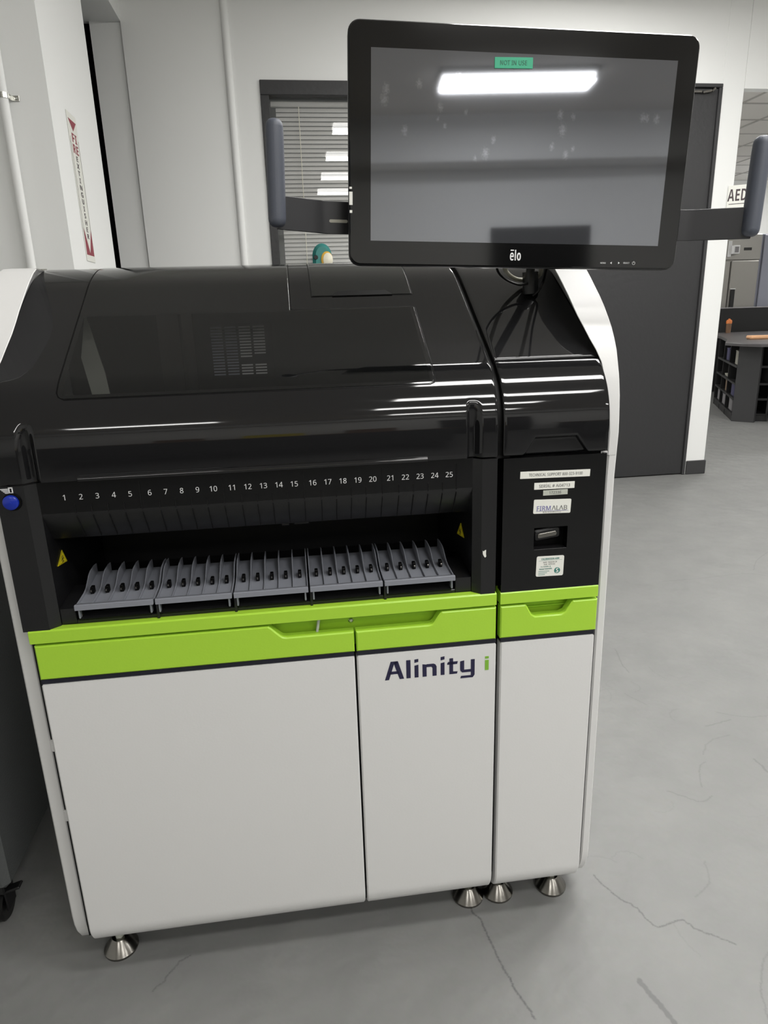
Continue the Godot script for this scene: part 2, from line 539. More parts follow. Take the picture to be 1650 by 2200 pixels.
func room() -> void:
	var ZB := -3.56
	var wall: Material = M["wall paint"]
	var s := stn()
	floor_quad(-1.0, 3.0, -3.6, 0.4, M["floor marked"], s)
	var fl := struct("floor", s, M["floor marked"])
	s = stn()
	for q in [[-3.1, -1.0, -10.2, 6.4], [-1.0, 3.0, -10.2, -3.6], [-1.0, 3.0, 0.4, 6.4], [3.0, 9.2, -10.2, 6.4]]:
		floor_quad(q[0], q[1], q[2], q[3], M["floor paint"], s)
	part(fl, "floor_surround", s, M["floor paint"])
	s = stn()
	bx(s, -3.1, 9.2, -0.12, -0.005, -10.2, 6.4)
	part(fl, "floor_slab", s, M["item grey"])

	s = stn()
	bx(s, -3.1, 9.2, CEIL + 0.02, CEIL + 0.15, -10.2, 6.4)
	var ce := struct("ceiling", s, M["ceiling tile"])
	# tiles of the far ceiling that show through the opening, and the plain field elsewhere
	var gx := 3.81
	for i in 8:
		for j in 11:
			var x0 := gx + 0.61 * i
			var z0 := -10.0 + 0.585 * j
			var t := stn()
			bx(t, x0 + 0.014, x0 + 0.596, CEIL - 0.002 + 0.004 * ((i * 7 + j * 3) % 3) * 0.3, CEIL + 0.02, z0 + 0.014, z0 + 0.571, 0.003)
			part(ce, "ceiling_tile", t, M["ceiling tile"])
	s = stn()
	for i in 9:
		bx(s, gx + 0.61 * i - 0.012, gx + 0.61 * i + 0.012, CEIL - 0.006, CEIL + 0.02, -10.0, -3.56)
	for j in 12:
		bx(s, gx, gx + 4.88, CEIL - 0.005, CEIL + 0.02, -10.0 + 0.585 * j - 0.012, -10.0 + 0.585 * j + 0.012)
	part(ce, "ceiling_grid", s, M["ceiling grid"])
	s = stn()
	bx(s, -3.1, 9.2, CEIL, CEIL + 0.02, -3.56, 6.4)
	part(ce, "ceiling_field", s, M["ceiling tile"])

	# back wall: window hole x 0.375..1.95, door x 2.38..3.345, opening x 3.50..6.2
	s = stn()
	bx(s, -0.385, 0.375, 0, CEIL, ZB, ZB - 0.33)
	bx(s, -0.560, -0.385, 0, CEIL, ZB - 0.015, ZB - 0.33)
	bx(s, 0.375, 1.95, 0, 1.20, ZB, ZB - 0.13)
	bx(s, 0.375, 1.95, 2.591, CEIL, ZB, ZB - 0.13)
	bx(s, 1.95, 2.38, 0, CEIL, ZB, ZB - 0.13)
	bx(s, 2.38, 3.345, 2.60, CEIL, ZB, ZB - 0.13)
	bx(s, 3.345, 3.50, 0, CEIL, ZB, ZB - 0.13, 0.004)
	bx(s, 3.50, 6.2, 2.575, CEIL, ZB, ZB - 0.07)
	bx(s, 6.2, 9.2, 0, CEIL, ZB, ZB - 0.13)
	struct("wall_back", s, wall)
	s = stn()
	bx(s, 3.30, 3.43, 0, CEIL, ZB - 0.13, -10.0)
	struct("wall_partition", s, wall)
	# side wall beside the analyzer, with the tall opening next to the back wall
	s = stn()
	bx(s, -0.557, -0.385, 0, CEIL, -2.66, -1.94)
	bx(s, -0.60, -0.385, 2.879, CEIL, ZB - 0.05, -2.66)
	bx(s, -3.0, -0.557, 0, CEIL, -2.07, -1.94)
	struct("wall_left", s, wall)
	s = stn()
	bx(s, -3.1, -3.0, 0, CEIL, -2.07, 6.4)
	struct("wall_side", s, wall)
	s = stn()
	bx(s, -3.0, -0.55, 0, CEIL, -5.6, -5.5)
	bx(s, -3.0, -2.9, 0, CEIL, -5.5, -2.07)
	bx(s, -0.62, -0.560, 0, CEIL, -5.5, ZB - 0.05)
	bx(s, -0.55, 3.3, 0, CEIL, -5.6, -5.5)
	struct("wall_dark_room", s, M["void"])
	s = stn()
	bx(s, 9.0, 9.2, 0, CEIL, -10.2, 6.4)
	struct("wall_right", s, wall)
	s = stn()
	bx(s, 3.3, 9.2, 0, CEIL, -10.2, -10.0)
	struct("wall_far", s, wall)
	s = stn()
	bx(s, -3.1, 9.2, 0, CEIL, 6.1, 6.3)
	bx(s, -3.0, 9.0, 2.72, CEIL, 5.75, 6.1)
	struct("wall_rear", s, wall)
	# vertical raceway on the back wall
	s = stn()
	var R := PackedVector2Array()
	for i in 9:
		var a := PI * i / 8.0
		R.append(Vector2(0.2 + 0.022 * cos(a), -ZB - 0.02 * sin(a)))
	prism(s, R, Transform3D(Basis(Vector3(1, 0, 0), Vector3(0, 0, -1), Vector3(0, 1, 0)), Vector3(0, CEIL, 0)), CEIL)
	struct("trim_1", s, wall)
	# cove base on the wall end beside the door
	s = stn()
	bx(s, 3.352, 3.508, 0, 0.104, ZB + 0.012, ZB - 0.14, 0.004)
	struct("baseboard_back", s, M["black rubber"])
	s = stn()
	bx(s, -0.395, -0.373, 0, 0.104, -2.66, -1.94, 0.003)
	struct("baseboard_left", s, M["black rubber"])

	# the window with mini blinds
	s = stn()
	var fw := 0.05
	bx(s, 0.375, 1.95, 2.591 - 0.08, 2.591, ZB - 0.12, ZB + 0.012, 0.003)
	bx(s, 0.375, 1.95, 1.20, 1.25, ZB - 0.12, ZB + 0.012, 0.003)
	bx(s, 0.375, 0.375 + fw, 1.25, 2.511, ZB - 0.12, ZB + 0.012, 0.003)
	bx(s, 1.90, 1.95, 1.25, 2.511, ZB - 0.12, ZB + 0.012, 0.003)
	var win := struct("window_1", s, M["dark paint"])
	s = stn()
	bx(s, 0.425, 1.90, 1.25, 2.511, ZB - 0.045, ZB - 0.041)
	part(win, "pane", s, M["window glass"])
	s = stn()
	bx(s, 0.43, 1.895, 2.472, 2.500, ZB - 0.105, ZB - 0.075, 0.003)
	part(win, "blind_headrail", s, M["slat"])
	for i in 48:
		s = stn()
		var y := 2.455 - 0.0250 * i
		box(s, Vector3(1.175, y, ZB - 0.09), Vector3(1.43, 0.0012, 0.027), 0.0, Basis(Vector3.RIGHT, deg_to_rad(62)))
		part(win, "slat", s, M["slat"])
	for x in [0.60, 1.16, 1.72]:
		s = stn()
		tube(s, [Vector3(x, 2.47, ZB - 0.071), Vector3(x, 1.28, ZB - 0.071)], 0.0022, 6, 2)
		part(win, "blind_cord", s, M["cream"])
	s = stn()
	bx(s, 0.36, 1.965, 1.395, 1.42, ZB - 0.04, ZB + 0.14, 0.004)
	part(win, "sill", s, M["dark paint"])

	# the dark door with its frame and closer arm
	s = stn()
	bx(s, 2.38, 3.345, 2.578, 2.60, ZB - 0.12, ZB + 0.01, 0.003)
	bx(s, 2.38, 2.405, 0, 2.578, ZB - 0.12, ZB + 0.01, 0.003)
	bx(s, 3.322, 3.345, 0, 2.578, ZB - 0.12, ZB + 0.01, 0.003)
	var door := struct("door_1", s, M["black rubber"])
	s = stn()
	bx(s, 2.405, 3.322, 0.008, 2.575, ZB - 0.05, ZB - 0.005, 0.003)
	part(door, "door_leaf", s, M["dark paint"])
	s = stn()
	bx(s, 2.60, 3.20, 2.545, 2.56, ZB - 0.004, ZB + 0.015, 0.002)
	box(s, Vector3(3.235, 2.552, ZB + 0.012), Vector3(0.06, 0.014, 0.012), 0.002, Basis(Vector3(0, 0, 1), 0.15))
	box(s, Vector3(3.275, 2.562, ZB + 0.015), Vector3(0.03, 0.012, 0.02), 0.002, Basis(Vector3(0, 0, 1), 0.7))
	part(door, "closer_arm", s, M["brushed steel"])

	# the rear wall's dark window-door, seen only in reflections
	s = stn()
	bx(s, 2.0, 3.02, 0, 2.17, 6.06, 6.10, 0.003)
	struct("door_2", s, M["desk black"])

# ---------------------------------------------------------------- the analyzer
const S1 := 0.044
const S2 := 0.17571
const S3 := 0.44367
const S4 := 0.61410

func prof(s: float) -> Array:            # [y, z, normal y, normal z] along the cover, s = 0 at its lower lip
	if s < S1:
		return [1.006 + s, 0.0, 0.0, 1.0]
	var bend := deg_to_rad(58.5)
	var slope := deg_to_rad(31.5)
	if s < S2:
		var a := (s - S1) / 0.129
		return [1.05 + 0.129 * sin(a), -0.129 * (1.0 - cos(a)), sin(a), cos(a)]
	if s < S3:
		var d := s - S2
		return [1.15999 + d * sin(slope), -0.06160 - d * cos(slope), sin(bend), cos(bend)]
	if s < S4:
		var e := slope - (s - S3) / 0.31
		return [1.30000 + 0.31 * (cos(e) - cos(slope)), -0.29007 - 0.31 * (sin(slope) - sin(e)), cos(e), sin(e)]
	return [1.34568, -0.45205 - (s - S4), 1.0, 0.0]

func on_cover(x: float, s: float, off := 0.0) -> Vector3:
	var p := prof(s)
	return Vector3(x, p[0] + p[2] * off, p[1] + p[3] * off)

# the sheet fn(u, v) -> Vector3 over two lists of values, smooth; cells for which skip(u, v) holds are left out
func sheet(s: SurfaceTool, us: Array, vs: Array, fn: Callable, skip = null) -> void:
	var P := []
	var N := []
	for i in us.size():
		var row := []
		for v in vs:
			row.append(fn.call(us[i], v))
		P.append(row)
	for i in us.size():
		var row := []
		for j in vs.size():
			var du: Vector3 = P[mini(i + 1, us.size() - 1)][j] - P[maxi(i - 1, 0)][j]
			var dv: Vector3 = P[i][mini(j + 1, vs.size() - 1)] - P[i][maxi(j - 1, 0)]
			row.append(du.cross(dv).normalized())
		N.append(row)
	for i in us.size() - 1:
		for j in vs.size() - 1:
			if skip != null and skip.call((us[i] + us[i + 1]) * 0.5, (vs[j] + vs[j + 1]) * 0.5):
				continue
			quadn(s, P[i][j], P[i + 1][j], P[i + 1][j + 1], P[i][j + 1], N[i][j], N[i + 1][j], N[i + 1][j + 1], N[i][j + 1])

func steps(a: float, b: float, n: int) -> Array:
	var r := []
	for i in n + 1:
		r.append(lerpf(a, b, float(i) / n))
	return r

func merged(lists: Array) -> Array:
	var r := []
	for l in lists:
		r.append_array(l)
	r.sort()
	var q := [r[0]]
	for x in r:
		if x - q[-1] > 0.0004:
			q.append(x)
	return q

# a thin dark joint along a path of (x, s) on the cover
func joint(s: SurfaceTool, path: Array, w: float, off: float) -> void:
	for i in path.size() - 1:
		var a: Vector2 = path[i]
		var b: Vector2 = path[i + 1]
		var d := (b - a).normalized()
		var n := Vector2(-d.y, d.x) * w * 0.5
		var k := maxi(1, int(a.distance_to(b) / 0.012))
		for j in k:
			var p := a.lerp(b, float(j) / k) - d * (w * 0.4 if j == 0 else 0.0)
			var q := a.lerp(b, float(j + 1) / k) + d * (w * 0.4 if j == k - 1 else 0.0)
			var pr := prof((p.y + q.y) * 0.5)
			quad(s, on_cover(p.x + n.x, p.y + n.y, off), on_cover(q.x + n.x, q.y + n.y, off), on_cover(q.x - n.x, q.y - n.y, off), on_cover(p.x - n.x, p.y - n.y, off), Vector3(0, pr[2], pr[3]))

# a raised plate on the cover over x in [xl(s), xr(s)], with skirts down to the cover
func plate(s: SurfaceTool, ss: Array, xl: Callable, xr: Callable, off: float) -> void:
	var r := 0.0015
	var us := [0.0, 0.0, 0.02, 0.2, 0.4, 0.6, 0.8, 0.98, 1.0, 1.0]
	var f := func(i: float, v: float) -> Vector3:
		var k := int(i)
		var L: float = xl.call(v)
		var W: float = xr.call(v)
		var x: float = [L, L + 0.0003, L + r, lerpf(L, W, 0.25), lerpf(L, W, 0.5), lerpf(L, W, 0.75), W - r, W - 0.0003, W][k]
		return on_cover(x, v, [-0.001, off - 0.001, off, off, off, off, off, off - 0.001, -0.001][k])
	sheet(s, [0.0, 1.0, 2.0, 3.0, 4.0, 5.0, 6.0, 7.0, 8.0], ss, f)
	for e in [ss[0], ss[-1]]:
		var L: float = xl.call(e)
		var W: float = xr.call(e)
		var a := on_cover(L, e, off)
		var b := on_cover(W, e, off)
		quad(s, a, b, on_cover(W, e, -0.001), on_cover(L, e, -0.001), Vector3(0, -0.7, 0.7) if e == ss[0] else Vector3(0, 0.7, -0.7))

const MAIN_R := 0.7870
const SIDE_L := 0.7970
const SIDE_R := 0.9820

func recess(x: float, s: float) -> float:     # a groove runs up the hood above the inner side of each bay post
	var w := 1.0 - smoothstep(0.050, 0.098, s)
	var d := smoothstep(0.029, 0.044, x) * (1.0 - smoothstep(0.047, 0.058, x)) + smoothstep(0.733, 0.741, x) * (1.0 - smoothstep(0.747, 0.7615, x))
	return -0.012 * d * w

func analyzer() -> void:
	var A := thing("immunoassay_analyzer", "large floor-standing white, black and lime green laboratory analyzer in the middle of the room", "lab analyzer")
	var white: Material = M["white shell"]
	# ---- inner body
	var s := stn()
	bx(s, -0.0150, 0.9895, 0.085, 0.752, -0.032, -0.98)
	bx(s, -0.012, 0.985, 0.752, 1.335, -0.45, -0.98)
	bx(s, 0.755, 0.985, 0.752, 1.0, -0.045, -0.45)
	bx(s, -0.012, 0.040, 0.752, 1.0, -0.03, -0.45)
	bx(s, 0.775, 0.812, 1.0, 1.05, -0.012, -0.45)
	part(A, "inner_body", s, M["bay black"])
	s = stn()
	sheet(s, [0.778, 0.792, 0.808], steps(0.0, 1.1, 60), func(u, v): return on_cover(u, v, -0.010))
	part(A, "seam_gasket", s, M["seam black"])
	# ---- white side panels
	var low := [[-0.036, 0.13], [-0.037, 0.95], [-0.032, 1.03], [-0.034, 1.06], [-0.0375, 1.0934], [-0.0465, 1.1324], [-0.0548, 1.1550]]
	var prof_zy := low.duplicate()
	for k in 9:
		var y := lerpf(1.162, 1.300, k / 8.0)
		prof_zy.append([cover_z(y), y])
	prof_zy.append_array([[cover_z(1.315), 1.315], [cover_z(1.330), 1.330], [-0.40, 1.337], [-1.0, 1.337], [-1.0, 0.045], [-0.10, 0.041], [-0.078, 0.045], [-0.058, 0.060], [-0.044, 0.085], [-0.038, 0.107]])
	for x in [[-0.042, -0.016], [0.9990, 1.0165]]:
		s = stn()
		along_x(s, prof_zy, x[0], x[1], 0.003)
		flared_lip(s, x[0] if x[0] < 0.0 else x[1], 1.0 if x[0] < 0.0 else -1.0)
		part(A, "side_panel", s, white)
	s = stn()
	bx(s, -0.0162, -0.0150, 0.105, 1.0, -0.0385, -0.90)
	bx(s, 0.9895, 0.9992, 0.105, 1.0, -0.0440, -0.90)
	part(A, "gap_liner", s, M["seam black"])
	for y in [0.52, 0.37]:
		s = stn()
		bx(s, -0.0165, 0.004, y - 0.012, y + 0.012, -0.06, -0.028, 0.002)
		part(A, "hinge_bracket", s, white)
	# ---- lower doors
	var dz := [[0.0, 0.6575], [0.0, 0.133]]
	for i in range(1, 9):
		var a := deg_to_rad(60.0 * i / 8)
		dz.append([-0.06 + 0.06 * cos(a), 0.133 - 0.06 * sin(a)])
	for i in range(8, -1, -1):
		var a := deg_to_rad(60.0 * i / 8)
		dz.append([-0.06 + 0.036 * cos(a), 0.133 - 0.036 * sin(a)])
	dz.append([-0.024, 0.6575])
	var doors := []
	for x in [[0.0, 0.5307], [0.5347, 0.7910], [0.7989, 0.9795]]:
		s = stn()
		along_x(s, dz, x[0], x[1], 0.0025)
		doors.append(part(A, "lower_door", s, white))
		s = stn()
		bx(s, x[0], x[1], 0.6580, 0.6672, -0.024, -0.0022, 0.001)
		part(A, "dark_trim_strip", s, M["navy strip"])
	logo(doors[1])
	# ---- green drawer fronts with finger notches
	var gy0 := 0.6675
	var gy1 := 0.7302
	var ny := 0.7065
	var fronts := [
		PackedVector2Array([Vector2(0.0005, gy0), Vector2(0.5315, gy0), Vector2(0.5315, ny), Vector2(0.414, ny), Vector2(0.408, ny + 0.0012), Vector2(0.403, ny + 0.005), Vector2(0.388, gy1 - 0.003), Vector2(0.384, gy1), Vector2(0.0005, gy1)]),
		PackedVector2Array([Vector2(0.5350, gy0), Vector2(0.7895, gy0), Vector2(0.7895, gy1), Vector2(0.690, gy1), Vector2(0.686, gy1 - 0.003), Vector2(0.676, ny + 0.005), Vector2(0.672, ny + 0.0012), Vector2(0.665, ny), Vector2(0.5350, ny)]),
		PackedVector2Array([Vector2(0.7975, gy0), Vector2(0.9810, gy0), Vector2(0.9810, gy1), Vector2(0.934, gy1), Vector2(0.931, gy1 - 0.003), Vector2(0.921, 0.710), Vector2(0.912, 0.7055), Vector2(0.863, 0.7055), Vector2(0.856, 0.710), Vector2(0.847, gy1 - 0.003), Vector2(0.844, gy1), Vector2(0.7975, gy1)])]
	for f in fronts:
		s = stn()
		prism(s, f, at(0, 0, 0.0005), 0.018, 0.0022)
		part(A, "drawer_front", s, M["green paint"])
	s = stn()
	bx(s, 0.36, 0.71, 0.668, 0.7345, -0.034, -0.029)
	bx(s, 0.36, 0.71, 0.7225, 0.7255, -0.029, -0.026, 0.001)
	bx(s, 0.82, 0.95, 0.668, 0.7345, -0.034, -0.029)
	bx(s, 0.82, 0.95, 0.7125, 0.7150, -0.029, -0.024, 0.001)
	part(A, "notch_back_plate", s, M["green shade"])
	s = stn()
	lathe(s, [Vector2(0.0045, 0), Vector2(0.0045, 0.002), Vector2(0.003, 0.0035), Vector2(0.001, 0.0036), Vector2(0.001, 0.0025), Vector2(0.0, 0.0025)], at(0.529, 0.7160, -0.029, Basis(Vector3.RIGHT, PI / 2)), 14)
	part(A, "screw", s, M["chrome"])
	s = stn()
	box(s, Vector3(0.470, 0.7195, -0.018), Vector3(0.0045, 0.030, 0.012), 0.0008, Basis(Vector3(0, 0, 1), -0.18))
	part(A, "metal_latch", s, M["label grey"])
	# ---- green ledges
	for x in [[-0.0048, 0.7897], [0.7965, 0.9805]]:
		s = stn()
		along_x(s, [[0.001, 0.7352], [0.001, 0.7555], [-0.0015, 0.7580], [-0.030, 0.7590], [-0.030, 0.7352]], x[0], x[1], 0.0005)
		part(A, "ledge", s, M["green paint"])
	# ---- posts left and right of the sample bay
	s = stn()
	plan(s, [[-0.012, -0.001], [0.030, -0.001], [0.045, -0.013], [0.045, -0.30], [-0.012, -0.30]], 0.757, 1.0028)
	part(A, "bay_post", s, M["satin black"])
	s = stn()
	plan(s, [[0.7605, -0.001], [0.787, -0.001], [0.787, -0.30], [0.747, -0.30], [0.747, -0.013]], 0.757, 1.0028)
	part(A, "bay_post", s, M["satin black"])
	# ---- hood
	var xs := merged([steps(-0.0155, 0.028, 5), steps(0.028, 0.060, 32), steps(0.060, 0.732, 30), steps(0.732, 0.763, 31), steps(0.763, 0.787, 5), [-0.015, -0.0140, 0.7855, 0.7866, 0.0995, 0.6785]])
	var ss := merged([steps(0.0, 0.20, 50), steps(0.20, 0.42, 22), steps(0.42, 0.64, 36), [0.8, 1.1, 0.1365, 0.350]])
	s = stn()
	var hood_fn := func(u: float, v: float) -> Vector3:
		var e := 0.0
		var t := minf(u + 0.0155, 0.787 - u)
		if t < 0.0015:
			e = -0.0015 * (1.0 - t / 0.0015)
		if v < 0.0015:
			e -= 0.001
		return on_cover(u, v, recess(u, v) + e)
	var lid_hole := func(u: float, v: float) -> bool:
		return u > 0.0995 and u < 0.6785 and v > 0.1365 and v < 0.350
	sheet(s, xs, ss, hood_fn, lid_hole)
	for e in [[-0.0155, -1.0], [0.787, 1.0]]:
		sheet(s, [0.0, 1.0], ss, func(u, v): return on_cover(e[0], v, -0.0015 - 0.02 * u))
	sheet(s, xs, [0.0, 1.0], func(u, v): return on_cover(u, 0.0, recess(u, 0.0) - 0.001 - 0.02 * v))
	part(A, "hood", s, M["gloss black"])
	s = stn()
	along_x(s, [[0.0010, 1.0056], [0.0055, 1.0062], [0.0060, 1.0080], [0.00585, 1.0094], [0.0054, 1.0108], [0.0047, 1.0121], [0.0038, 1.0131], [0.0026, 1.0138], [0.0012, 1.0142], [-0.002, 1.0143], [-0.002, 1.0056]], 0.112, 0.667, 0.001)
	part(A, "hood_grip_lip", s, M["gloss black"])
	# ---- tinted lid, loading hatch and their joints
	var lid_l := func(v: float) -> float:
		var d := maxf(0.0, 0.012 - (v - 0.1300))
		return 0.0915 + (0.012 - sqrt(maxf(0.0, 0.012 * 0.012 - d * d)) if d > 0 else 0.0)
	var lid_r := func(v: float) -> float:
		var d := maxf(0.0, 0.010 - (v - 0.1300))
		return 0.6860 - (0.010 - sqrt(maxf(0.0, 0.01 * 0.01 - d * d)) if d > 0 else 0.0)
	s = stn()
	plate(s, merged([steps(0.1300, 0.145, 10), steps(0.145, 0.3525, 24)]), lid_l, lid_r, 0.0012)
	plate(s, steps(0.3525, 0.64, 30), func(_v): return 0.0915, func(_v): return 0.4575, 0.0012)
	part(A, "tinted_lid", s, M["tinted lid"])
	s = stn()
	joint(s, [Vector2(0.0902, 0.64), Vector2(0.0902, 0.142), Vector2(0.0935, 0.1335), Vector2(0.102, 0.1285), Vector2(0.678, 0.1285), Vector2(0.6850, 0.1315), Vector2(0.6875, 0.139), Vector2(0.6875, 0.3500), Vector2(0.6825, 0.3540), Vector2(0.4625, 0.3540), Vector2(0.4590, 0.357), Vector2(0.4590, 0.64)], 0.0018, 0.0004)
	part(A, "lid_joint", s, M["seam black"])
	s = stn()
	plate(s, steps(0.3975, 0.64, 26), func(_v): return 0.5000, func(_v): return 0.6885, 0.0014)
	var hatch := part(A, "loading_hatch", s, M["hatch grey"])
	s = stn()
	var q0 := [Vector2(0.5375, 0.3960), Vector2(0.6515, 0.3960), Vector2(0.6400, 0.4125), Vector2(0.5480, 0.4125)]
	quad(s, on_cover(q0[0].x, q0[0].y, 0.0020), on_cover(q0[1].x, q0[1].y, 0.0020), on_cover(q0[2].x, q0[2].y, 0.0020), on_cover(q0[3].x, q0[3].y, 0.0020), Vector3(0, 0.82, 0.57))
	for k in 4:
		var a: Vector2 = q0[k]
		var b: Vector2 = q0[(k + 1) % 4]
		quad(s, on_cover(a.x, a.y, 0.0020), on_cover(b.x, b.y, 0.0020), on_cover(b.x, b.y, 0.0), on_cover(a.x, a.y, 0.0), Vector3(b.y - a.y, 0.0, a.x - b.x).normalized())
	part(hatch, "finger_slot", s, M["seam black"])
	s = stn()
	joint(s, [Vector2(0.4987, 0.64), Vector2(0.4987, 0.3963), Vector2(0.6897, 0.3963), Vector2(0.6897, 0.64)], 0.0018, 0.0004)
	part(A, "hatch_joint", s, M["seam black"])
	# ---- what shows faintly through the lid
	s = stn()
	bx(s, 0.0, 0.76, 1.02, 1.03, -0.06, -0.44)
	part(A, "deck_plate", s, M["bay black"])
	s = stn()
	prism(s, PackedVector2Array([Vector2(0.055, 1.03), Vector2(0.118, 1.03), Vector2(0.108, 1.15), Vector2(0.088, 1.26), Vector2(0.070, 1.18), Vector2(0.080, 1.11)]), at(0, 0, -0.26), 0.004)
	part(A, "perforated_plate", s, M["label grey"])
	s = stn()
	bx(s, 0.205, 0.245, 1.03, 1.26, -0.30, -0.31)
	bx(s, 0.252, 0.272, 1.03, 1.26, -0.29, -0.30)
	part(A, "inner_column", s, M["hatch grey"])
	var rack := stn()
	bx(rack, 0.298, 0.420, 1.125, 1.232, -0.312, -0.318)
	var rk := part(A, "bottle_rack", rack, M["seam black"])
	for c in 4:
		for r in 17:
			if (c == 3 and r > 3 and r < 7) or (c == 2 and r > 3 and r < 6):
				continue
			s = stn()
			var x := 0.302 + 0.027 * c
			bx(s, x, x + 0.022, 1.134 + 0.0056 * r, 1.1365 + 0.0056 * r, -0.3118, -0.308)
			part(rk, "slat", s, M["print white"] if c > 1 else M["pale blue panel"])
	# ---- right-hand cover: upper slope and hinged flap
	var xr := merged([steps(SIDE_L, SIDE_R, 24), [SIDE_L + 0.0006, SIDE_L + 0.0015, SIDE_R - 0.0015, SIDE_R - 0.0006, 0.830, 0.8515, 0.925, 0.947, 0.8285, 0.9485]])
	var soft := func(u: float, v: float, v0: float, v1: float, r: float) -> float:
		var e := 0.0
		for t in [u - SIDE_L, SIDE_R - u]:
			if t < 0.0015:
				e -= 0.0015 * (1.0 - t / 0.0015)
		for t in [v - v0, v1 - v]:
			if t < r:
				var k: float = 1.0 - t / r
				e -= r * (1.0 - sqrt(maxf(0.0, 1.0 - k * k)))
		return e
	s = stn()
	var su := merged([steps(0.1775, 0.1835, 8), steps(0.19, 0.42, 20), steps(0.42, 0.64, 30), [0.8, 1.1]])
	sheet(s, xr, su, func(u, v): return on_cover(u + (0.0075 if u > 0.981 else 0.0), v, soft.call(u, v, 0.1775, 2.0, 0.0055)))
	for e in [SIDE_L, SIDE_R]:
		sheet(s, [0.0, 1.0], su, func(u, v): return on_cover(e, v, -0.0015 - 0.02 * u))
	part(A, "upper_cover", s, M["gloss black"])
	s = stn()
	var sf := merged([steps(-0.0015, 0.05, 22), steps(0.05, 0.168, 34), steps(0.168, 0.1740, 10)])
	var flap_fn := func(u: float, v: float) -> Vector3:
		var e: float = soft.call(u, v, -0.0015, 0.1740, 0.0045)
		var h := 0.031 - 0.0015
		if v < h:
			var l := lerpf(0.832, 0.8515, v / h)
			var r := lerpf(0.947, 0.925, v / h)
			var inside := minf(minf(u - l, r - u), h - v)
			if inside > 0.0:
				e -= minf(inside / 0.003, 1.0) * 0.007
		return on_cover(u, v, e)
	sheet(s, merged([xr, steps(0.826, 0.95, 70)]), sf, flap_fn)
	for e in [SIDE_L, SIDE_R]:
		sheet(s, [0.0, 1.0], sf, func(u, v): return on_cover(e, v, -0.0015 - 0.02 * u))
	part(A, "supply_flap", s, M["gloss black"])
	# ---- right-hand fascia with the barcode reader
	s = stn()
	bx(s, SIDE_L + 0.0006, 0.8553, 0.757, 1.0015, -0.02, -0.0008)
	bx(s, 0.9165, SIDE_R - 0.001, 0.757, 1.0015, -0.02, -0.0008)
	bx(s, 0.8553, 0.9165, 0.8746, 1.0015, -0.02, -0.0008)
	bx(s, 0.8553, 0.9165, 0.757, 0.8331, -0.02, -0.0008)
	part(A, "fascia", s, M["fascia black"])
	s = stn()
	bx(s, 0.850, 0.922, 0.829, 0.879, -0.044, -0.040)
	bx(s, 0.8555, 0.9163, 0.8325, 0.8345, -0.02, -0.0002, 0.0005)
	var well := part(A, "reader_well", s, M["bay black"])
	s = stn()
	var tilt := Basis(Vector3(0, 0, 1), 0.13) * Basis(Vector3.RIGHT, 0.25)
	prism(s, rrect(0.050, 0.024, 0.006), at(0.884, 0.8575, -0.012, tilt), 0.026, 0.003)
	part(well, "barcode_reader", s, M["satin black"])
	s = stn()
	prism(s, rrect(0.036, 0.0095, 0.004), at(0.8835, 0.8570, -0.0108, tilt), 0.002, 0.0006)
	part(well, "reader_window", s, M["brushed steel"])
	# ---- sample bay
	s = stn()
	bx(s, 0.040, 0.750, 0.752, 0.760, -0.015, -0.31)
	bx(s, 0.040, 0.750, 0.757, 1.0, -0.31, -0.305)
	bx(s, 0.040, 0.750, 0.995, 1.004, -0.02, -0.31)
	part(A, "bay_liner", s, M["bay black"])
	s = stn()
	for x in [[0.045, 0.0700], [0.7175, 0.747]]:
		along_x(s, [[-0.015, 0.757], [-0.015, 0.7865], [-0.025, 0.7885], [-0.10, 0.795], [-0.10, 0.757]], x[0], x[1], 0.001)
	bx(s, 0.070, 0.7175, 0.757, 0.7650, -0.030, -0.015, 0.001)
	bx(s, 0.070, 0.7175, 0.757, 0.784, -0.10, -0.06)
	for i in 4:
		var x := 0.2005 + 0.1293 * i
		bx(s, x, x + 0.0045, 0.757, 0.785, -0.10, -0.010, 0.001)
	part(A, "bay_base", s, M["satin black"])
	for i in 5:
		var x0 := 0.0720 + 0.1293 * i
		s = stn()
		along_x(s, [[-0.013, 0.7655], [-0.011, 0.7675], [-0.013, 0.7690], [-0.052, 0.7740], [-0.052, 0.7655]], x0 + 0.001, x0 + 0.122, 0.0015)
		part(A, "drip_shelf", s, M["gloss black"])
	number_panel(A)
	for i in 5:
		sample_tray(A, 0.0720 + 0.1293 * i)
	# instruments glimpsed behind the bay opening
	for b in [[0.30, 0.325, 0.885, 0.898], [0.333, 0.352, 0.886, 0.899], [0.362, 0.378, 0.884, 0.897], [0.386, 0.394, 0.884, 0.897]]:
		s = stn()
		bx(s, b[0], b[1], b[2], b[3], -0.215, -0.205, 0.001)
		part(A, "sensor_bracket", s, M["label grey"])
	s = stn()
	bx(s, 0.415, 0.432, 0.872, 0.886, -0.14, -0.12, 0.002)
	bx(s, 0.438, 0.468, 0.873, 0.888, -0.14, -0.12, 0.002)
	part(A, "reader_block", s, M["satin black"])
	# ---- markings
	labels(A)
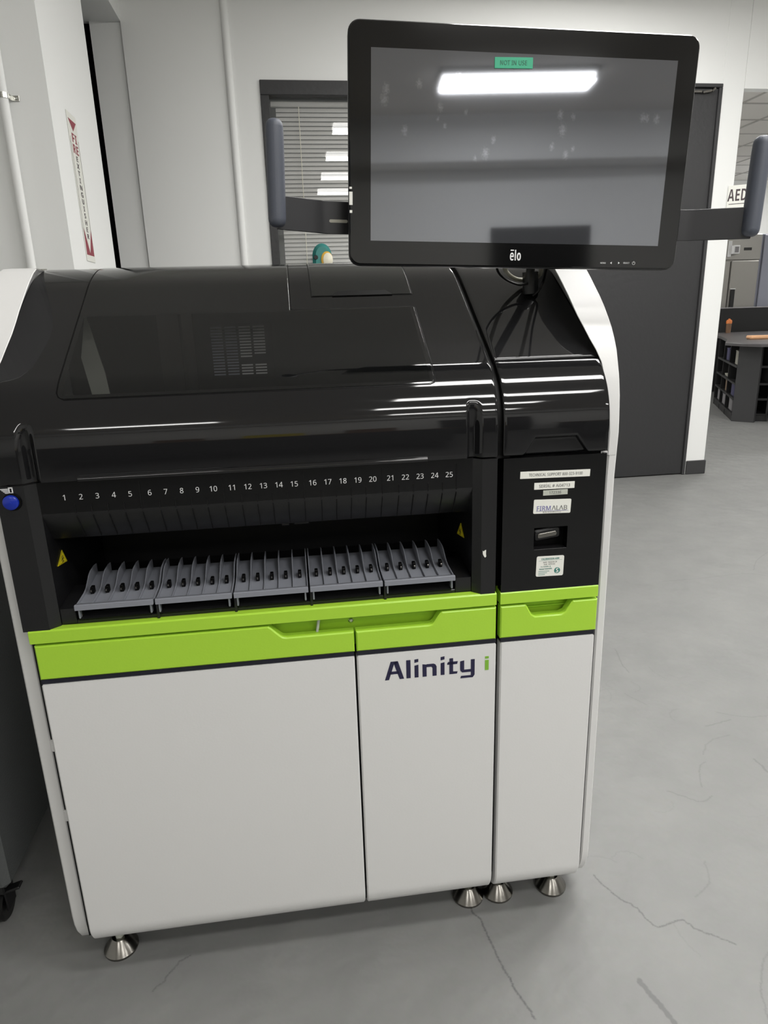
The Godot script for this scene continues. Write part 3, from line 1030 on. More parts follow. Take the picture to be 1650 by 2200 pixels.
	# ---- levelling feet
	for p in [[0.0266, -0.0733], [0.7628, -0.0815], [0.8302, -0.083], [0.952, -0.080]]:
		s = stn()
		lathe(s, [Vector2(0.0, 0.0), Vector2(0.033, 0.0), Vector2(0.034, 0.003), Vector2(0.034, 0.006), Vector2(0.0325, 0.008), Vector2(0.017, 0.030), Vector2(0.015, 0.032), Vector2(0.0, 0.032)], at(p[0], 0, p[1]), 28)
		var foot := part(A, "levelling_foot", s, M["brushed steel"])
		s = stn()
		lathe(s, [Vector2(0.009, 0.032), Vector2(0.009, 0.041), Vector2(0.0065, 0.042), Vector2(0.0065, 0.088)], at(p[0], 0, p[1]), 6)
		part(foot, "stem", s, M["label grey"])

func cover_z(y: float) -> float:         # where the cover stands at a height on its slope
	if y <= 1.30:
		return -0.06160 - (y - 1.15999) / tan(deg_to_rad(31.5))
	var c := clampf(cos(deg_to_rad(31.5)) + (y - 1.30) / 0.31, 0.0, 1.0)
	return -0.29007 - 0.31 * (sin(deg_to_rad(31.5)) - sqrt(1.0 - c * c))

# the arched front of a white side panel: a lip that widens inwards over the edge of the black cover and is undercut behind
func flared_lip(s: SurfaceTool, x: float, inward: float) -> void:
	var q := [[-0.0345, 0.9900, 0.0176], [-0.0320, 1.0300, 0.0185], [-0.0340, 1.0600, 0.0198], [-0.0375, 1.0934, 0.0240], [-0.0430, 1.1200, 0.0272], [-0.0465, 1.1324, 0.0290], [-0.0535, 1.1515, 0.0318], [-0.0609, 1.1711, 0.0390], [-0.0725, 1.1904, 0.0470], [-0.0861, 1.2097, 0.0530], [-0.1030, 1.2278, 0.0575], [-0.1205, 1.2454, 0.0600], [-0.1410, 1.2634, 0.0610], [-0.1639, 1.2812, 0.0618], [-0.1840, 1.2970, 0.0627], [-0.2046, 1.3119, 0.0635], [-0.2320, 1.3270, 0.0628], [-0.2620, 1.3355, 0.0590], [-0.3000, 1.3390, 0.0460], [-0.3600, 1.3400, 0.0290]]
	var nn := []
	for i in q.size():
		var a: Array = q[maxi(i - 1, 0)]
		var b: Array = q[mini(i + 1, q.size() - 1)]
		nn.append(Vector3(0, -(b[0] - a[0]), b[1] - a[1]).normalized())
	var inn := Vector3(inward, 0, 0)
	var o := []
	for i in q.size():
		var n: Vector3 = nn[i]
		var p: Vector3 = Vector3(x, q[i][1], q[i][0]) + n * 0.0006
		var e: Vector3 = p + inn * q[i][2]
		var zc: float = minf(cover_z(q[i][1]) if q[i][1] < 1.337 and q[i][1] > 1.15 else (-0.40 if q[i][1] > 1.2 else 0.0), q[i][0] - 0.006)
		o.append([p + Vector3(0, -0.02, minf(zc - q[i][0] - 0.02, -0.02)), p - n * 0.0035, p + inn * 0.0035, e - inn * 0.0012, e - n * 0.0012, Vector3(x + inward * 0.0285, q[i][1] + 0.001, zc)])
	for i in q.size() - 1:
		var j := i + 1
		quad(s, o[i][0], o[j][0], o[j][1], o[i][1], -inn)
		quadn(s, o[i][1], o[j][1], o[j][2], o[i][2], -inn, -inn, nn[j], nn[i])
		quadn(s, o[i][2], o[j][2], o[j][3], o[i][3], nn[i], nn[j], nn[j], nn[i])
		quadn(s, o[i][3], o[j][3], o[j][4], o[i][4], nn[i], nn[j], inn, inn)
		quad(s, o[i][4], o[j][4], o[j][5], o[i][5], (inn - nn[i]).normalized())

func number_panel(A: Node3D) -> void:
	var s := stn()
	along_x(s, [[-0.013, 1.0035], [-0.013, 0.952], [-0.060, 0.952], [-0.060, 1.0035]], 0.045, 0.747, 0.0)
	var np := part(A, "number_panel", s, M["fascia black"])
	s = stn()
	along_x(s, [[-0.0131, 0.952], [-0.0145, 0.946], [-0.043, 0.902], [-0.047, 0.8995], [-0.060, 0.8995], [-0.060, 0.952]], 0.045, 0.747, 0.0)
	part(np, "guide_lip", s, M["satin black"])
	var f := func(x: float) -> float: return 0.4537 + (x - 0.4537) * 1.01205
	for g in 5:
		for i in 5:
			var x: float = f.call(0.0878 + 0.1291 * g + 0.0248 * i)
			text(np, "lane_number", str(g * 5 + i + 1), 0.0088, at(x, 0.9772, -0.0128), M["print white"])
			var far: bool = i == 4
			var xr: float = f.call(0.0878 + 0.1291 * g + 0.0248 * i + (0.0155 if far else 0.0135))
			if far and g == 4:
				xr -= 0.003
			s = stn()
			bx(s, xr - 0.0007, xr + 0.0007, 0.950, 0.996 if far else 0.965, -0.014, -0.0115, 0.0005)
			box(s, Vector3(xr, 0.9240, -0.0280), Vector3(0.0014, 0.052, 0.003), 0.0005, Basis(Vector3.RIGHT, 0.575))
			part(np, "lane_rib", s, M["bay black"])

func sample_tray(A: Node3D, x0: float) -> void:
	var w := 0.1262
	var s := stn()
	# floor sheet with the front lip
	along_x(s, [[-0.004, 0.7865], [-0.0045, 0.7945], [-0.0065, 0.7958], [-0.017, 0.7936], [-0.022, 0.7885], [-0.070, 0.7905], [-0.150, 0.800], [-0.150, 0.797], [-0.070, 0.7870], [-0.022, 0.7855]], x0, x0 + w, 0.0006)
	for x in [x0 + 0.004, x0 + w - 0.007]:
		bx(s, x, x + 0.003, 0.770, 0.788, -0.018, -0.008, 0.0008)
	var t := part(A, "sample_tray", s, M["tray grey"])
	for i in 6:
		var x := x0 + (w - 0.0018) * i / 5.0
		s = stn()
		along_x(s, [[-0.012, 0.787], [-0.010, 0.7930], [-0.034, 0.7938], [-0.060, 0.7952], [-0.074, 0.7985], [-0.082, 0.8030], [-0.0985, 0.8130], [-0.110, 0.8165], [-0.135, 0.8180], [-0.150, 0.816], [-0.150, 0.797], [-0.070, 0.787]], x, x + 0.0018, 0.0005)
		part(t, "lane_divider", s, M["tray grey"])
	for i in 5:
		var x := x0 + 0.0134 + (w - 0.0018) * i / 5.0
		s = stn()
		bx(s, x - 0.0030, x + 0.0030, 0.7895, 0.8025, -0.076, -0.064, 0.001)
		bx(s, x - 0.0022, x + 0.0022, 0.7935, 0.8000, -0.0645, -0.0600, 0.0008)
		part(t, "lane_clip", s, M["seam black"])
		s = stn()
		bx(s, x - 0.0014, x + 0.0014, 0.7955, 0.7990, -0.0602, -0.0592, 0.0003)
		part(t, "clip_sensor", s, M["brushed steel"])

func poly(s: SurfaceTool, a: Array, xf: Transform3D, d := 0.0004) -> void:
	var P := PackedVector2Array()
	for i in range(0, a.size(), 2):
		P.append(Vector2(a[i], a[i + 1]))
	prism(s, P, xf, d)

func logo(door: Node3D) -> void:
	# drawn letter by letter, in units of the capital's height
	var s := stn()
	var h := 0.0365
	var xf := at(0.5838, 0.6045, 0.0005, Basis().scaled(Vector3(0.0314, h, 1)))
	# A
	poly(s, [0.0, 0.0, 0.24, 0.0, 0.55, 0.85, 0.72, 0.85, 0.72, 1.0, 0.36, 1.0], xf)
	poly(s, [0.55, 0.85, 0.63, 0.62, 0.86, 0.0, 1.12, 0.0, 0.78, 1.0, 0.60, 1.0], xf)
	poly(s, [0.24, 0.30, 0.84, 0.30, 0.80, 0.45, 0.29, 0.45], xf)
	# l
	poly(s, [1.26, 0.0, 1.51, 0.0, 1.51, 1.0, 1.26, 1.0], xf)
	# i
	poly(s, [1.74, 0.0, 1.97, 0.0, 1.97, 0.70, 1.74, 0.66], xf)
	poly(s, [1.74, 0.82, 1.97, 0.86, 1.97, 1.02, 1.74, 1.0], xf)
	# n
	poly(s, [2.21, 0.0, 2.45, 0.0, 2.45, 0.66, 2.21, 0.70], xf)
	poly(s, [2.45, 0.52, 2.74, 0.52, 2.80, 0.44, 3.04, 0.44, 3.04, 0.52, 2.97, 0.63, 2.86, 0.68, 2.45, 0.68], xf)
	poly(s, [2.80, 0.0, 3.04, 0.0, 3.04, 0.44, 2.80, 0.44], xf)
	# i
	poly(s, [3.28, 0.0, 3.51, 0.0, 3.51, 0.70, 3.28, 0.66], xf)
	poly(s, [3.28, 0.82, 3.51, 0.86, 3.51, 1.03, 3.28, 1.0], xf)
	# t
	poly(s, [3.80, 0.0, 3.86, 0.0, 4.02, 0.10, 4.02, 0.88, 3.80, 0.88], xf)
	poly(s, [3.68, 0.54, 4.26, 0.54, 4.30, 0.69, 3.72, 0.69, 3.66, 0.58], xf)
	poly(s, [3.84, 0.0, 4.25, 0.0, 4.29, 0.12, 4.02, 0.14], xf)
	# y
	poly(s, [4.44, 0.66, 4.68, 0.70, 4.68, 0.20, 4.56, 0.04, 4.46, 0.12, 4.44, 0.22], xf)
	poly(s, [4.56, 0.03, 5.08, 0.03, 5.08, 0.18, 4.66, 0.18], xf)
	poly(s, [5.08, -0.18, 5.22, -0.24, 5.31, -0.14, 5.31, 0.72, 5.08, 0.72], xf)
	poly(s, [4.45, -0.29, 5.20, -0.29, 5.30, -0.16, 4.50, -0.16], xf)
	part(door, "lettering", s, M["logo navy"])
	s = stn()
	bx(s, 0.7700, 0.7770, 0.6060, 0.6265, 0.0, 0.0006)
	bx(s, 0.7700, 0.7770, 0.6295, 0.6340, 0.0, 0.0006)
	part(door, "lettering", s, M["logo green"])

func sticker(A: Node3D, x0: float, y0: float, x1: float, y1: float, z: float, m: Material, label: String, tilt := 0.0, r := 0.0) -> MeshInstance3D:
	var s := stn()
	var P := rrect(x1 - x0, y1 - y0, maxf(r, 0.0003), 4)
	prism(s, P, Transform3D(Basis(Vector3(0, 0, 1), tilt), Vector3((x0 + x1) / 2, (y0 + y1) / 2, z + 0.0005)), 0.0006)
	return part(A, "label", s, m, label)

func labels(A: Node3D) -> void:
	var z := -0.0008
	var zt := z + 0.0006
	var l := sticker(A, 0.8271, 0.9637, 0.9520, 0.9761, z, M["label white"], "white strip reading TECHNICAL SUPPORT", -0.02)
	text(l, "lettering", "TECHNICAL SUPPORT 800-323-9100", 0.0050, at(0.8905, 0.9697, zt, Basis(Vector3(0, 0, 1), -0.02)), M["label ink"], false, 0.86)
	l = sticker(A, 0.8526, 0.9437, 0.9250, 0.9557, z, M["label white"], "white strip reading SERIAL", -0.015)
	text(l, "lettering", "SERIAL # Ai04713", 0.0052, at(0.8890, 0.9494, zt, Basis(Vector3(0, 0, 1), -0.015)), M["label ink"], false, 0.98)
	l = sticker(A, 0.8690, 0.9327, 0.9131, 0.9419, z, M["label grey"], "small grey strip with a number")
	text(l, "lettering", "172336", 0.0048, at(0.8905, 0.9372, zt), M["label ink"])
	l = sticker(A, 0.8526, 0.8998, 0.9202, 0.9252, z, M["label white"], "white logo label", -0.035, 0.002)
	text(l, "lettering", "FIRM", 0.0080, at(0.8712, 0.9098, zt, Basis(Vector3(0, 0, 1), -0.03)), M["label violet"], false, 1.05)
	text(l, "lettering", "ΛLΛB", 0.0080, at(0.9000, 0.9092, zt, Basis(Vector3(0, 0, 1), -0.03)), M["label ink"], false, 1.15)
	text(l, "lettering", "B I O | D I A G N O S T I C S", 0.0024, at(0.8863, 0.9023, zt, Basis(Vector3(0, 0, 1), -0.03)), M["label ink"], false, 0.80)
	var s := stn()
	box(s, Vector3(0.8865, 0.9046, zt + 0.0001), Vector3(0.058, 0.0004, 0.0004), 0.0, Basis(Vector3(0, 0, 1), -0.03))
	part(l, "rule", s, M["label violet"])
	l = sticker(A, 0.8615, 0.7825, 0.9124, 0.8208, z, M["label white"], "white and green calibration sticker", -0.02, 0.003)
	text(l, "lettering", "CALIBRATION 4299", 0.0030, at(0.8870, 0.8155, zt, Basis(Vector3(0, 0, 1), -0.01)), M["label teal"], true, 0.88)
	text(l, "lettering", "DATE  10/25/24  JD", 0.0023, at(0.8868, 0.8092, zt), M["label ink"], false, 0.95)
	text(l, "lettering", "DUE  10/31/25", 0.0023, at(0.8858, 0.8052, zt), M["label ink"])
	text(l, "lettering", "CAL NUMBER  48", 0.0018, at(0.8790, 0.8012, zt), M["label teal"])
	text(l, "lettering", "Sensor Scientific", 0.0024, at(0.8790, 0.7968, zt), M["label teal"], true, 0.9)
	for i in 3:
		s = stn()
		bx(s, 0.8658, 0.886 - 0.004 * i, 0.7920 - 0.0032 * i, 0.7928 - 0.0032 * i, z, zt + 0.0001)
		part(l, "rule", s, M["label teal"])
	s = stn()
	bx(s, 0.866, 0.909, 0.8125, 0.8128, z, zt + 0.0001)
	part(l, "rule", s, M["label teal"])
	s = stn()
	lathe(s, [Vector2(0, 0.0008), Vector2(0.0055, 0.0008), Vector2(0.0055, 0.0)], at(0.9005, 0.7925, z, Basis(Vector3.RIGHT, PI / 2)), 24)
	part(l, "emblem", s, M["label teal"])
	text(l, "lettering", "S", 0.0075, at(0.9005, 0.7925, zt + 0.0004), M["label white"], true)
	# torn paper scrap on the right post
	s = stn()
	poly(s, [0.7630, 0.8400, 0.7650, 0.8385, 0.7668, 0.8405, 0.7690, 0.8410, 0.7688, 0.8340, 0.7694, 0.8290, 0.7672, 0.8270, 0.7650, 0.8300, 0.7632, 0.8340], at(0, 0, 0.0002), 0.0008)
	part(A, "torn_sticker", s, M["label white"], "torn white sticker scrap")
	# blue button and the tube icon
	s = stn()
	lathe(s, [Vector2(0.0, 0.0085), Vector2(0.009, 0.0083), Vector2(0.0115, 0.0065), Vector2(0.012, 0.0)], at(0.0094, 0.9785, -0.001, Basis(Vector3.RIGHT, PI / 2)), 28)
	lathe(s, [Vector2(0.0, 0.0090), Vector2(0.002, 0.0088), Vector2(0.0025, 0.0080)], at(0.0094, 0.9785, -0.001, Basis(Vector3.RIGHT, PI / 2)), 16)
	part(A, "release_button", s, M["button blue"], "round blue push button")
	s = stn()
	lathe(s, [Vector2(0.0, 0.003), Vector2(0.0135, 0.003), Vector2(0.0142, 0.0015), Vector2(0.0142, 0.0)], at(0.0102, 0.9785, -0.001, Basis(Vector3.RIGHT, PI / 2)), 28)
	part(A, "button_ring", s, M["seam black"])
	s = stn()
	bx(s, 0.0075, 0.0140, 0.9915, 0.9935, -0.001, -0.0004)
	bx(s, 0.0075, 0.0140, 1.0000, 1.0018, -0.001, -0.0004)
	bx(s, 0.0075, 0.0092, 0.9915, 1.0018, -0.001, -0.0004)
	bx(s, 0.0124, 0.0140, 0.9915, 1.0018, -0.001, -0.0004)
	for i in 4:
		poly(s, [-0.0055 + 0.0022 * i, 0.9998 - 0.0021 * i, 0.0070, 0.9998 - 0.0021 * i, 0.0070, 0.9986 - 0.0021 * i, -0.0040 + 0.0022 * i, 0.9986 - 0.0021 * i], at(0, 0, -0.0004), 0.0006)
	part(A, "tube_icon", s, M["print white"])
	# yellow warning triangles on the inner walls of the bay
	for w in [[0.0453, 1.0, [-0.0697, 0.8725, -0.0396, 0.8538, -0.0857, 0.8467]], [0.7467, -1.0, [-0.0916, 0.8640, -0.1206, 0.8341, -0.0668, 0.8426]]]:
		var B := Basis(Vector3(0, 0, -w[1]), Vector3(0, 1, 0), Vector3(w[1], 0, 0))
		var q: Array = w[2]
		var c := Vector2(q[0] + q[2] + q[4], q[1] + q[3] + q[5]) / 3.0
		for k in 3:
			var a := []
			var sc: float = [1.0, 0.86, 0.78][k]
			for i in 3:
				a.append(-w[1] * lerpf(c.x, q[i * 2], sc))
				a.append(lerpf(c.y, q[i * 2 + 1], sc))
			s = stn()
			poly(s, a, Transform3D(B, Vector3(w[0] + w[1] * (0.0006 + 0.0002 * k), 0, 0)), 0.0004)
			if k == 0:
				l = part(A, "warning_label", s, M["warning yellow"], "yellow biohazard warning triangle")
			else:
				part(l, "border", s, M["ink black"] if k == 1 else M["warning yellow"])
		for k in 3:
			s = stn()
			var an := TAU * k / 3 + PI / 2
			var ring := []
			for i in 9:
				var t := TAU * 0.8 * i / 8 + an + 0.5
				ring.append(Vector3(w[0] + w[1] * 0.0012, c.y + 0.0035 * sin(an) + 0.003 * sin(t), c.x + 0.0035 * cos(an) + 0.003 * cos(t)))
			tube(s, ring, 0.0005, 5, 2)
			part(l, "biohazard_mark", s, M["ink black"])

# ---------------------------------------------------------------- the touch monitor
func monitor() -> void:
	var D := thing("touch_monitor", "black widescreen touch monitor with grey hand grips, mounted above the analyzer", "monitor", Vector3(0.8340, 1.4790, -0.0559))
	D.rotation = Vector3(-0.01146, -0.04481, -0.03808)
	var s := stn()
	prism(s, rrect(0.545, 0.342, 0.018, 7), at(0, 0, -0.0015), 0.022, 0.0025, 0.004)
	prism(s, rrect(0.50, 0.30, 0.02, 5), at(0, 0, -0.0225), 0.030, 0.001, 0.010)
	part(D, "housing", s, M["satin black"])
	s = stn()
	prism(s, rrect(0.541, 0.338, 0.0165, 7), at(0, 0, 0), 0.0018, 0.0008)
	var bez := part(D, "bezel_glass", s, M["bezel"])
	s = stn()
	for v in [[-1, -1], [1, 1], [1, -1], [-1, -1], [-1, 1], [1, 1]]:
		s.set_normal(Vector3(0, 0, 1))
		s.set_uv(Vector2(v[0] + 1, 1 - v[1]) * 0.5)
		s.add_vertex(Vector3(0.238 * v[0], 0.134 * v[1], 0.0003))
	part(D, "screen", s, M["screen"])
	var lg := at(-0.0014, -0.1528, 0.0003)
	text(bez, "lettering", "elo", 0.0150, lg, M["print white"], true, 0.62)
	s = stn()
	bx(s, -0.0098, -0.0042, -0.1455, -0.1438, 0.0, 0.0006)
	part(bez, "lettering", s, M["print white"])
	text(bez, "lettering", "MENU", 0.0024, at(0.1470, -0.1617, 0.0003), M["print white"])
	text(bez, "lettering", "SELECT", 0.0024, at(0.1868, -0.1612, 0.0003), M["print white"])
	s = stn()
	poly(s, [0.1592, -0.1615, 0.1618, -0.1597, 0.1618, -0.1633], at(0, 0, 0.0005), 0.0005)
	poly(s, [0.1755, -0.1613, 0.1729, -0.1595, 0.1729, -0.1631], at(0, 0, 0.0005), 0.0005)
	var ring := []
	for i in 13:
		var t := PI / 2 + 0.6 + (TAU - 1.2) * i / 12
		ring.append(Vector3(0.1994 + 0.0024 * cos(t), -0.1612 + 0.0024 * sin(t), 0.0004))
	tube(s, ring, 0.0003, 5, 1)
	bx(s, 0.1991, 0.1997, -0.1608, -0.1582, 0.0, 0.0006)
	part(bez, "button_icon", s, M["print white"])
	s = stn()
	box(s, Vector3(-0.0210, 0.1212, 0.0008), Vector3(0.0592, 0.0150, 0.0010), 0.0003, Basis(Vector3(0, 0, 1), 0.026))
	var st := part(D, "label", s, M["sticker green"], "green paper label reading NOT IN USE")
	text(st, "lettering", "NOT IN USE", 0.0060, at(-0.0215, 0.1212, 0.0014, Basis(Vector3(0, 0, 1), 0.026)), M["sticker ink"], false, 0.95)
	# hand grips on flat bent brackets
	for g in [[-1.0, -0.384, 0.0], [1.0, 0.394, 0.0]]:
		var sg: float = g[0]
		s = stn()
		var pl := []
		var cx: float = g[1]
		var front := [[0.10 * sg, -0.054], [0.303 * sg, -0.040], [0.315 * sg, -0.036], [cx, 0.005]]
		for p in front:
			pl.append(p)
		for i in range(front.size() - 1, -1, -1):
			pl.append([front[i][0] + 0.001 * sg, front[i][1] - 0.003])
		var P := PackedVector2Array()
		for p in pl:
			P.append(Vector2(p[0], -p[1]))
		prism(s, P, Transform3D(Basis(Vector3(1, 0, 0), Vector3(0, 0, -1), Vector3(0, 1, 0)), Vector3(0, -0.0710, 0)), 0.0495, 0.0008, 0.0008)
		var grip := part(D, "hand_grip_bracket", s, M["bracket"])
		s = stn()
		var outline := rrect(0.0275, 0.030, 0.0132, 7)
		outline.append(outline[0])
		var ys := [-0.0760, -0.0755, -0.0740, -0.0715, -0.0680, -0.0640, -0.05, 0.0, 0.05, 0.0640, 0.0680, 0.0715, 0.0740, 0.0755, 0.0760]
		var fat := [0.05, 0.42, 0.66, 0.84, 0.95, 0.99, 1.0, 1.0, 0.985, 0.96, 0.92, 0.81, 0.64, 0.41, 0.05]
		var rim := func(i: float, j: float) -> Vector3:
			var q: Vector2 = outline[int(i)] * float(fat[int(j)])
			return Vector3(cx + q.x, -0.0415 + ys[int(j)], 0.001 - q.y)
		var ia := []
		for i in outline.size():
			ia.append(float(i))
		var ja := []
		for j in ys.size():
			ja.append(float(j))
		sheet(s, ia, ja, rim)
		part(grip, "hand_grip", s, M["grip"])
		if sg < 0:
			s = stn()
			prism(s, rrect(0.030, 0.0048, 0.0023, 5), at(-0.2875, -0.1010, -0.0405, Basis(Vector3.UP, 0.069)), 0.0012)
			part(grip, "slot", s, M["item pale"])
	s = stn()
	for p in [[-0.2693, -0.0580, 0.004, 0.0030], [-0.2690, -0.0730, 0.0052, 0.0190], [-0.2690, -0.0920, 0.004, 0.0040]]:
		box(s, Vector3(p[0], p[1], 0.0004), Vector3(p[2], p[3], 0.0006))
	part(bez, "paper_residue", s, M["label white"])
	# support post: from the analyzer's cover up behind the housing
	s = stn()
	var inv := D.transform.affine_inverse()
	tube(s, [inv * Vector3(0.921, 1.270, -0.243), inv * Vector3(0.919, 1.310, -0.243)], 0.0150, 18, 3)
	tube(s, [inv * Vector3(0.919, 1.308, -0.243), inv * Vector3(0.916, 1.335, -0.235), inv * Vector3(0.875, 1.40, -0.17), inv * Vector3(0.840, 1.47, -0.10)], 0.0085, 12, 5)
	part(D, "support_arm", s, M["satin black"])

func cables() -> void:
	var s := stn()
	tube(s, [Vector3(0.836, 1.36, -0.125), Vector3(0.849, 1.319, -0.180), Vector3(0.870, 1.306, -0.225), Vector3(0.898, 1.297, -0.252), Vector3(0.922, 1.298, -0.266), Vector3(0.940, 1.303, -0.252), Vector3(0.934, 1.322, -0.220), Vector3(0.910, 1.37, -0.125)], 0.0042, 10, 6)
	tag(part(self, "cable", s, M["cable grey"]), "thick pale grey cable looping below the touch monitor", "cable")
	s = stn()
	tube(s, [Vector3(0.820, 1.36, -0.125), Vector3(0.835, 1.318, -0.185), Vector3(0.858, 1.299, -0.215), Vector3(0.890, 1.287, -0.228), Vector3(0.908, 1.289, -0.229)], 0.0024, 8, 6)
	tag(part(self, "cable", s, M["cable black"]), "thin black cable running left from the support arm's boot to the monitor", "cable")
	s = stn()
	tube(s, [Vector3(0.930, 1.36, -0.125), Vector3(0.931, 1.316, -0.185), Vector3(0.938, 1.292, -0.222), Vector3(0.930, 1.274, -0.226), Vector3(0.920, 1.2665, -0.228)], 0.0024, 8, 6)
	tag(part(self, "cable", s, M["cable black"]), "thin black cable curling down right of the support arm's boot", "cable")

# ---------------------------------------------------------------- things around the analyzer
func background_things() -> void:
	# vertical pipe with clamps on the wall at the left
	var P := thing("wall_pipe", "white-painted vertical pipe clamped to the wall at the far left", "pipe", Vector3(-0.535, 0, -1.905))
	var s := stn()
	tube(s, [Vector3(0, 0.002, 0), Vector3(0, CEIL, 0)], 0.0165, 18, 4)
	part(P, "pipe", s, M["wall paint"])
	for y in [2.05, 1.44]:
		s = stn()
		var R := PackedVector2Array()
		for i in 13:
			var a := PI * i / 12.0
			R.append(Vector2(0.0195 * cos(a), 0.0195 * sin(a)))
		for i in range(12, -1, -1):
			var a := PI * i / 12.0
			R.append(Vector2(0.0172 * cos(a), 0.0172 * sin(a)))
		prism(s, R, Transform3D(Basis(Vector3(1, 0, 0), Vector3(0, 0, 1), Vector3(0, -1, 0)), Vector3(0, y - 0.009, 0)), 0.018)
		for sg in [-1.0, 1.0]:
			bx(s, sg * 0.018, sg * 0.046, y - 0.009, y + 0.009, -0.034, -0.028, 0.001)
			bx(s, sg * 0.018, sg * 0.0205, y - 0.009, y + 0.009, -0.030, 0.002, 0.0005)
			lathe(s, [Vector2(0.0055, 0.0), Vector2(0.005, 0.003), Vector2(0.0, 0.0035)], at(sg * 0.034, y, -0.028, Basis(Vector3.RIGHT, PI / 2)), 6)
		part(P, "clamp", s, M["chrome"])
	# the fire extinguisher sign on the end of the side wall
	var S := thing("fire_extinguisher_sign", "tall narrow red and white FIRE EXTINGUISHER sign on the white side wall", "sign", Vector3(-0.384, 1.78, -2.205))
	S.rotation = Vector3(0, PI / 2, 0)
	s = stn()
	bx(s, -0.064, 0.064, -0.288, 0.288, 0, 0.002, 0.0005)
	part(S, "plate", s, M["label white"])
	s = stn()
	for x in [-0.056, 0.0545]:
		bx(s, x, x + 0.0018, -0.20, 0.195, 0.002, 0.0026)
	part(S, "border", s, M["sign dark"])
	s = stn()
	poly(s, [-0.054, 0.262, 0.054, 0.262, 0.0, 0.222], at(0, 0, 0.0026), 0.0006)
	part(S, "arrow", s, M["sign red"])
	text(S, "lettering", "FI", 0.034, at(0, 0.194, 0.0024), M["sign red"], true, 1.7)
	text(S, "lettering", "RE", 0.034, at(0, 0.152, 0.0024), M["sign red"], true, 1.5)
	var w := "EXTINGUISHER"
	for i in w.length():
		text(S, "lettering", w[i], 0.0195, at(0, 0.117 - 0.0275 * i, 0.0024), M["sign dark"], true, 1.9)
	s = stn()
	poly(s, [-0.056, -0.262, 0.056, -0.262, 0.056, -0.150, 0.0, -0.255, -0.056, -0.150], at(0, 0, 0.0026), 0.0006)
	part(S, "arrow", s, M["sign red"])
	# teal dispenser on the window sill
	var T := thing("teal_dispenser", "round-topped teal plastic dispenser with an oval cream label, in front of the window blinds", "dispenser", Vector3(0.689, 1.42, -3.47))
	s = stn()
	var O := PackedVector2Array([Vector2(-0.060, 0.0), Vector2(0.060, 0.0)])
	for i in 17:
		var a := PI * i / 16.0
		O.append(Vector2(0.060 * cos(a), 0.175 + 0.073 * sin(a)))
	prism(s, O, at(0, 0, 0.035), 0.07, 0.02, 0.015)
	part(T, "body", s, M["teal plastic"])
	s = stn()
	lathe(s, [Vector2(0.0, 0.006), Vector2(0.012, 0.006), Vector2(0.014, 0.0)], at(-0.040, 0.165, 0.034, Basis(Vector3.RIGHT, PI / 2)), 20)
	part(T, "port", s, M["ink black"])
	s = stn()
	lathe(s, [Vector2(0.0, 0.010), Vector2(0.030, 0.009), Vector2(0.036, 0.005), Vector2(0.037, 0.0)], Transform3D(Basis(Vector3.RIGHT, PI / 2).scaled(Vector3(1, 1.35, 1)), Vector3(0.028, 0.150, 0.035)), 28)
	part(T, "label_rim", s, M["yellow rim"])
	s = stn()
	lathe(s, [Vector2(0.0, 0.012), Vector2(0.026, 0.011), Vector2(0.030, 0.009), Vector2(0.031, 0.0)], Transform3D(Basis(Vector3.RIGHT, PI / 2).scaled(Vector3(1, 1.38, 1)), Vector3(0.034, 0.148, 0.037)), 28)
	part(T, "oval_label", s, M["cream"])
	# grey cabinet on castors at the left edge
	var C := thing("rolling_cabinet", "dark grey metal cabinet on castors left of the analyzer", "cabinet", Vector3(-0.46, 0, -0.52))
	s = stn()
	bx(s, -0.26, 0.26, 0.11, 0.86, -0.38, 0.375, 0.012)
	part(C, "body", s, M["cart grey"])
	s = stn()
	bx(s, -0.245, 0.245, 0.125, 0.84, 0.375, 0.382, 0.003)
	part(C, "door", s, M["cart grey"])
	for p in [[0.215, 0.325], [-0.215, 0.325], [0.215, -0.325], [-0.215, -0.325]]:
		s = stn()
		lathe(s, [Vector2(0.0, -0.012), Vector2(0.034, -0.012), Vector2(0.038, -0.008), Vector2(0.038, 0.008), Vector2(0.034, 0.012), Vector2(0.0, 0.012)], at(p[0], 0.038, p[1], Basis(Vector3(0, 0, 1), PI / 2)), 24)
		var cs := part(C, "castor", s, M["cable black"])
		s = stn()
		bx(s, p[0] - 0.02, p[0] + 0.02, 0.078, 0.112, p[1] - 0.03, p[1] + 0.025, 0.003)
		bx(s, p[0] + 0.015, p[0] + 0.019, 0.03, 0.09, p[1] - 0.02, p[1] + 0.02, 0.001)
		bx(s, p[0] - 0.019, p[0] - 0.015, 0.03, 0.09, p[1] - 0.02, p[1] + 0.02, 0.001)
		part(cs, "fork", s, M["desk black"])
		s = stn()
		box(s, Vector3(p[0] + 0.03, 0.082, p[1] + 0.01), Vector3(0.04, 0.006, 0.022), 0.002, Basis(Vector3(0, 0, 1), 0.3))
		part(cs, "brake_lever", s, M["desk black"])
	# a bench and cartons along the rear wall: the photograph shows them mirrored in the glossy hood
	var N := thing("lab_bench", "long dark bench with a brown top along the rear wall, mirrored in the glossy hood", "bench", Vector3(2.6, 0, 5.3))
	s = stn()
	bx(s, -4.4, -0.7, 0.08, 0.86, -0.33, 0.35, 0.01)
	bx(s, 0.55, 3.9, 0.08, 0.86, -0.33, 0.35, 0.01)
	part(N, "cabinet_body", s, M["desk dark"])
	s = stn()
	bx(s, -4.45, -0.65, 0.86, 0.90, -0.38, 0.38, 0.006)
	bx(s, 0.50, 3.95, 0.86, 0.90, -0.38, 0.38, 0.006)
	part(N, "worktop", s, M["item tan"])
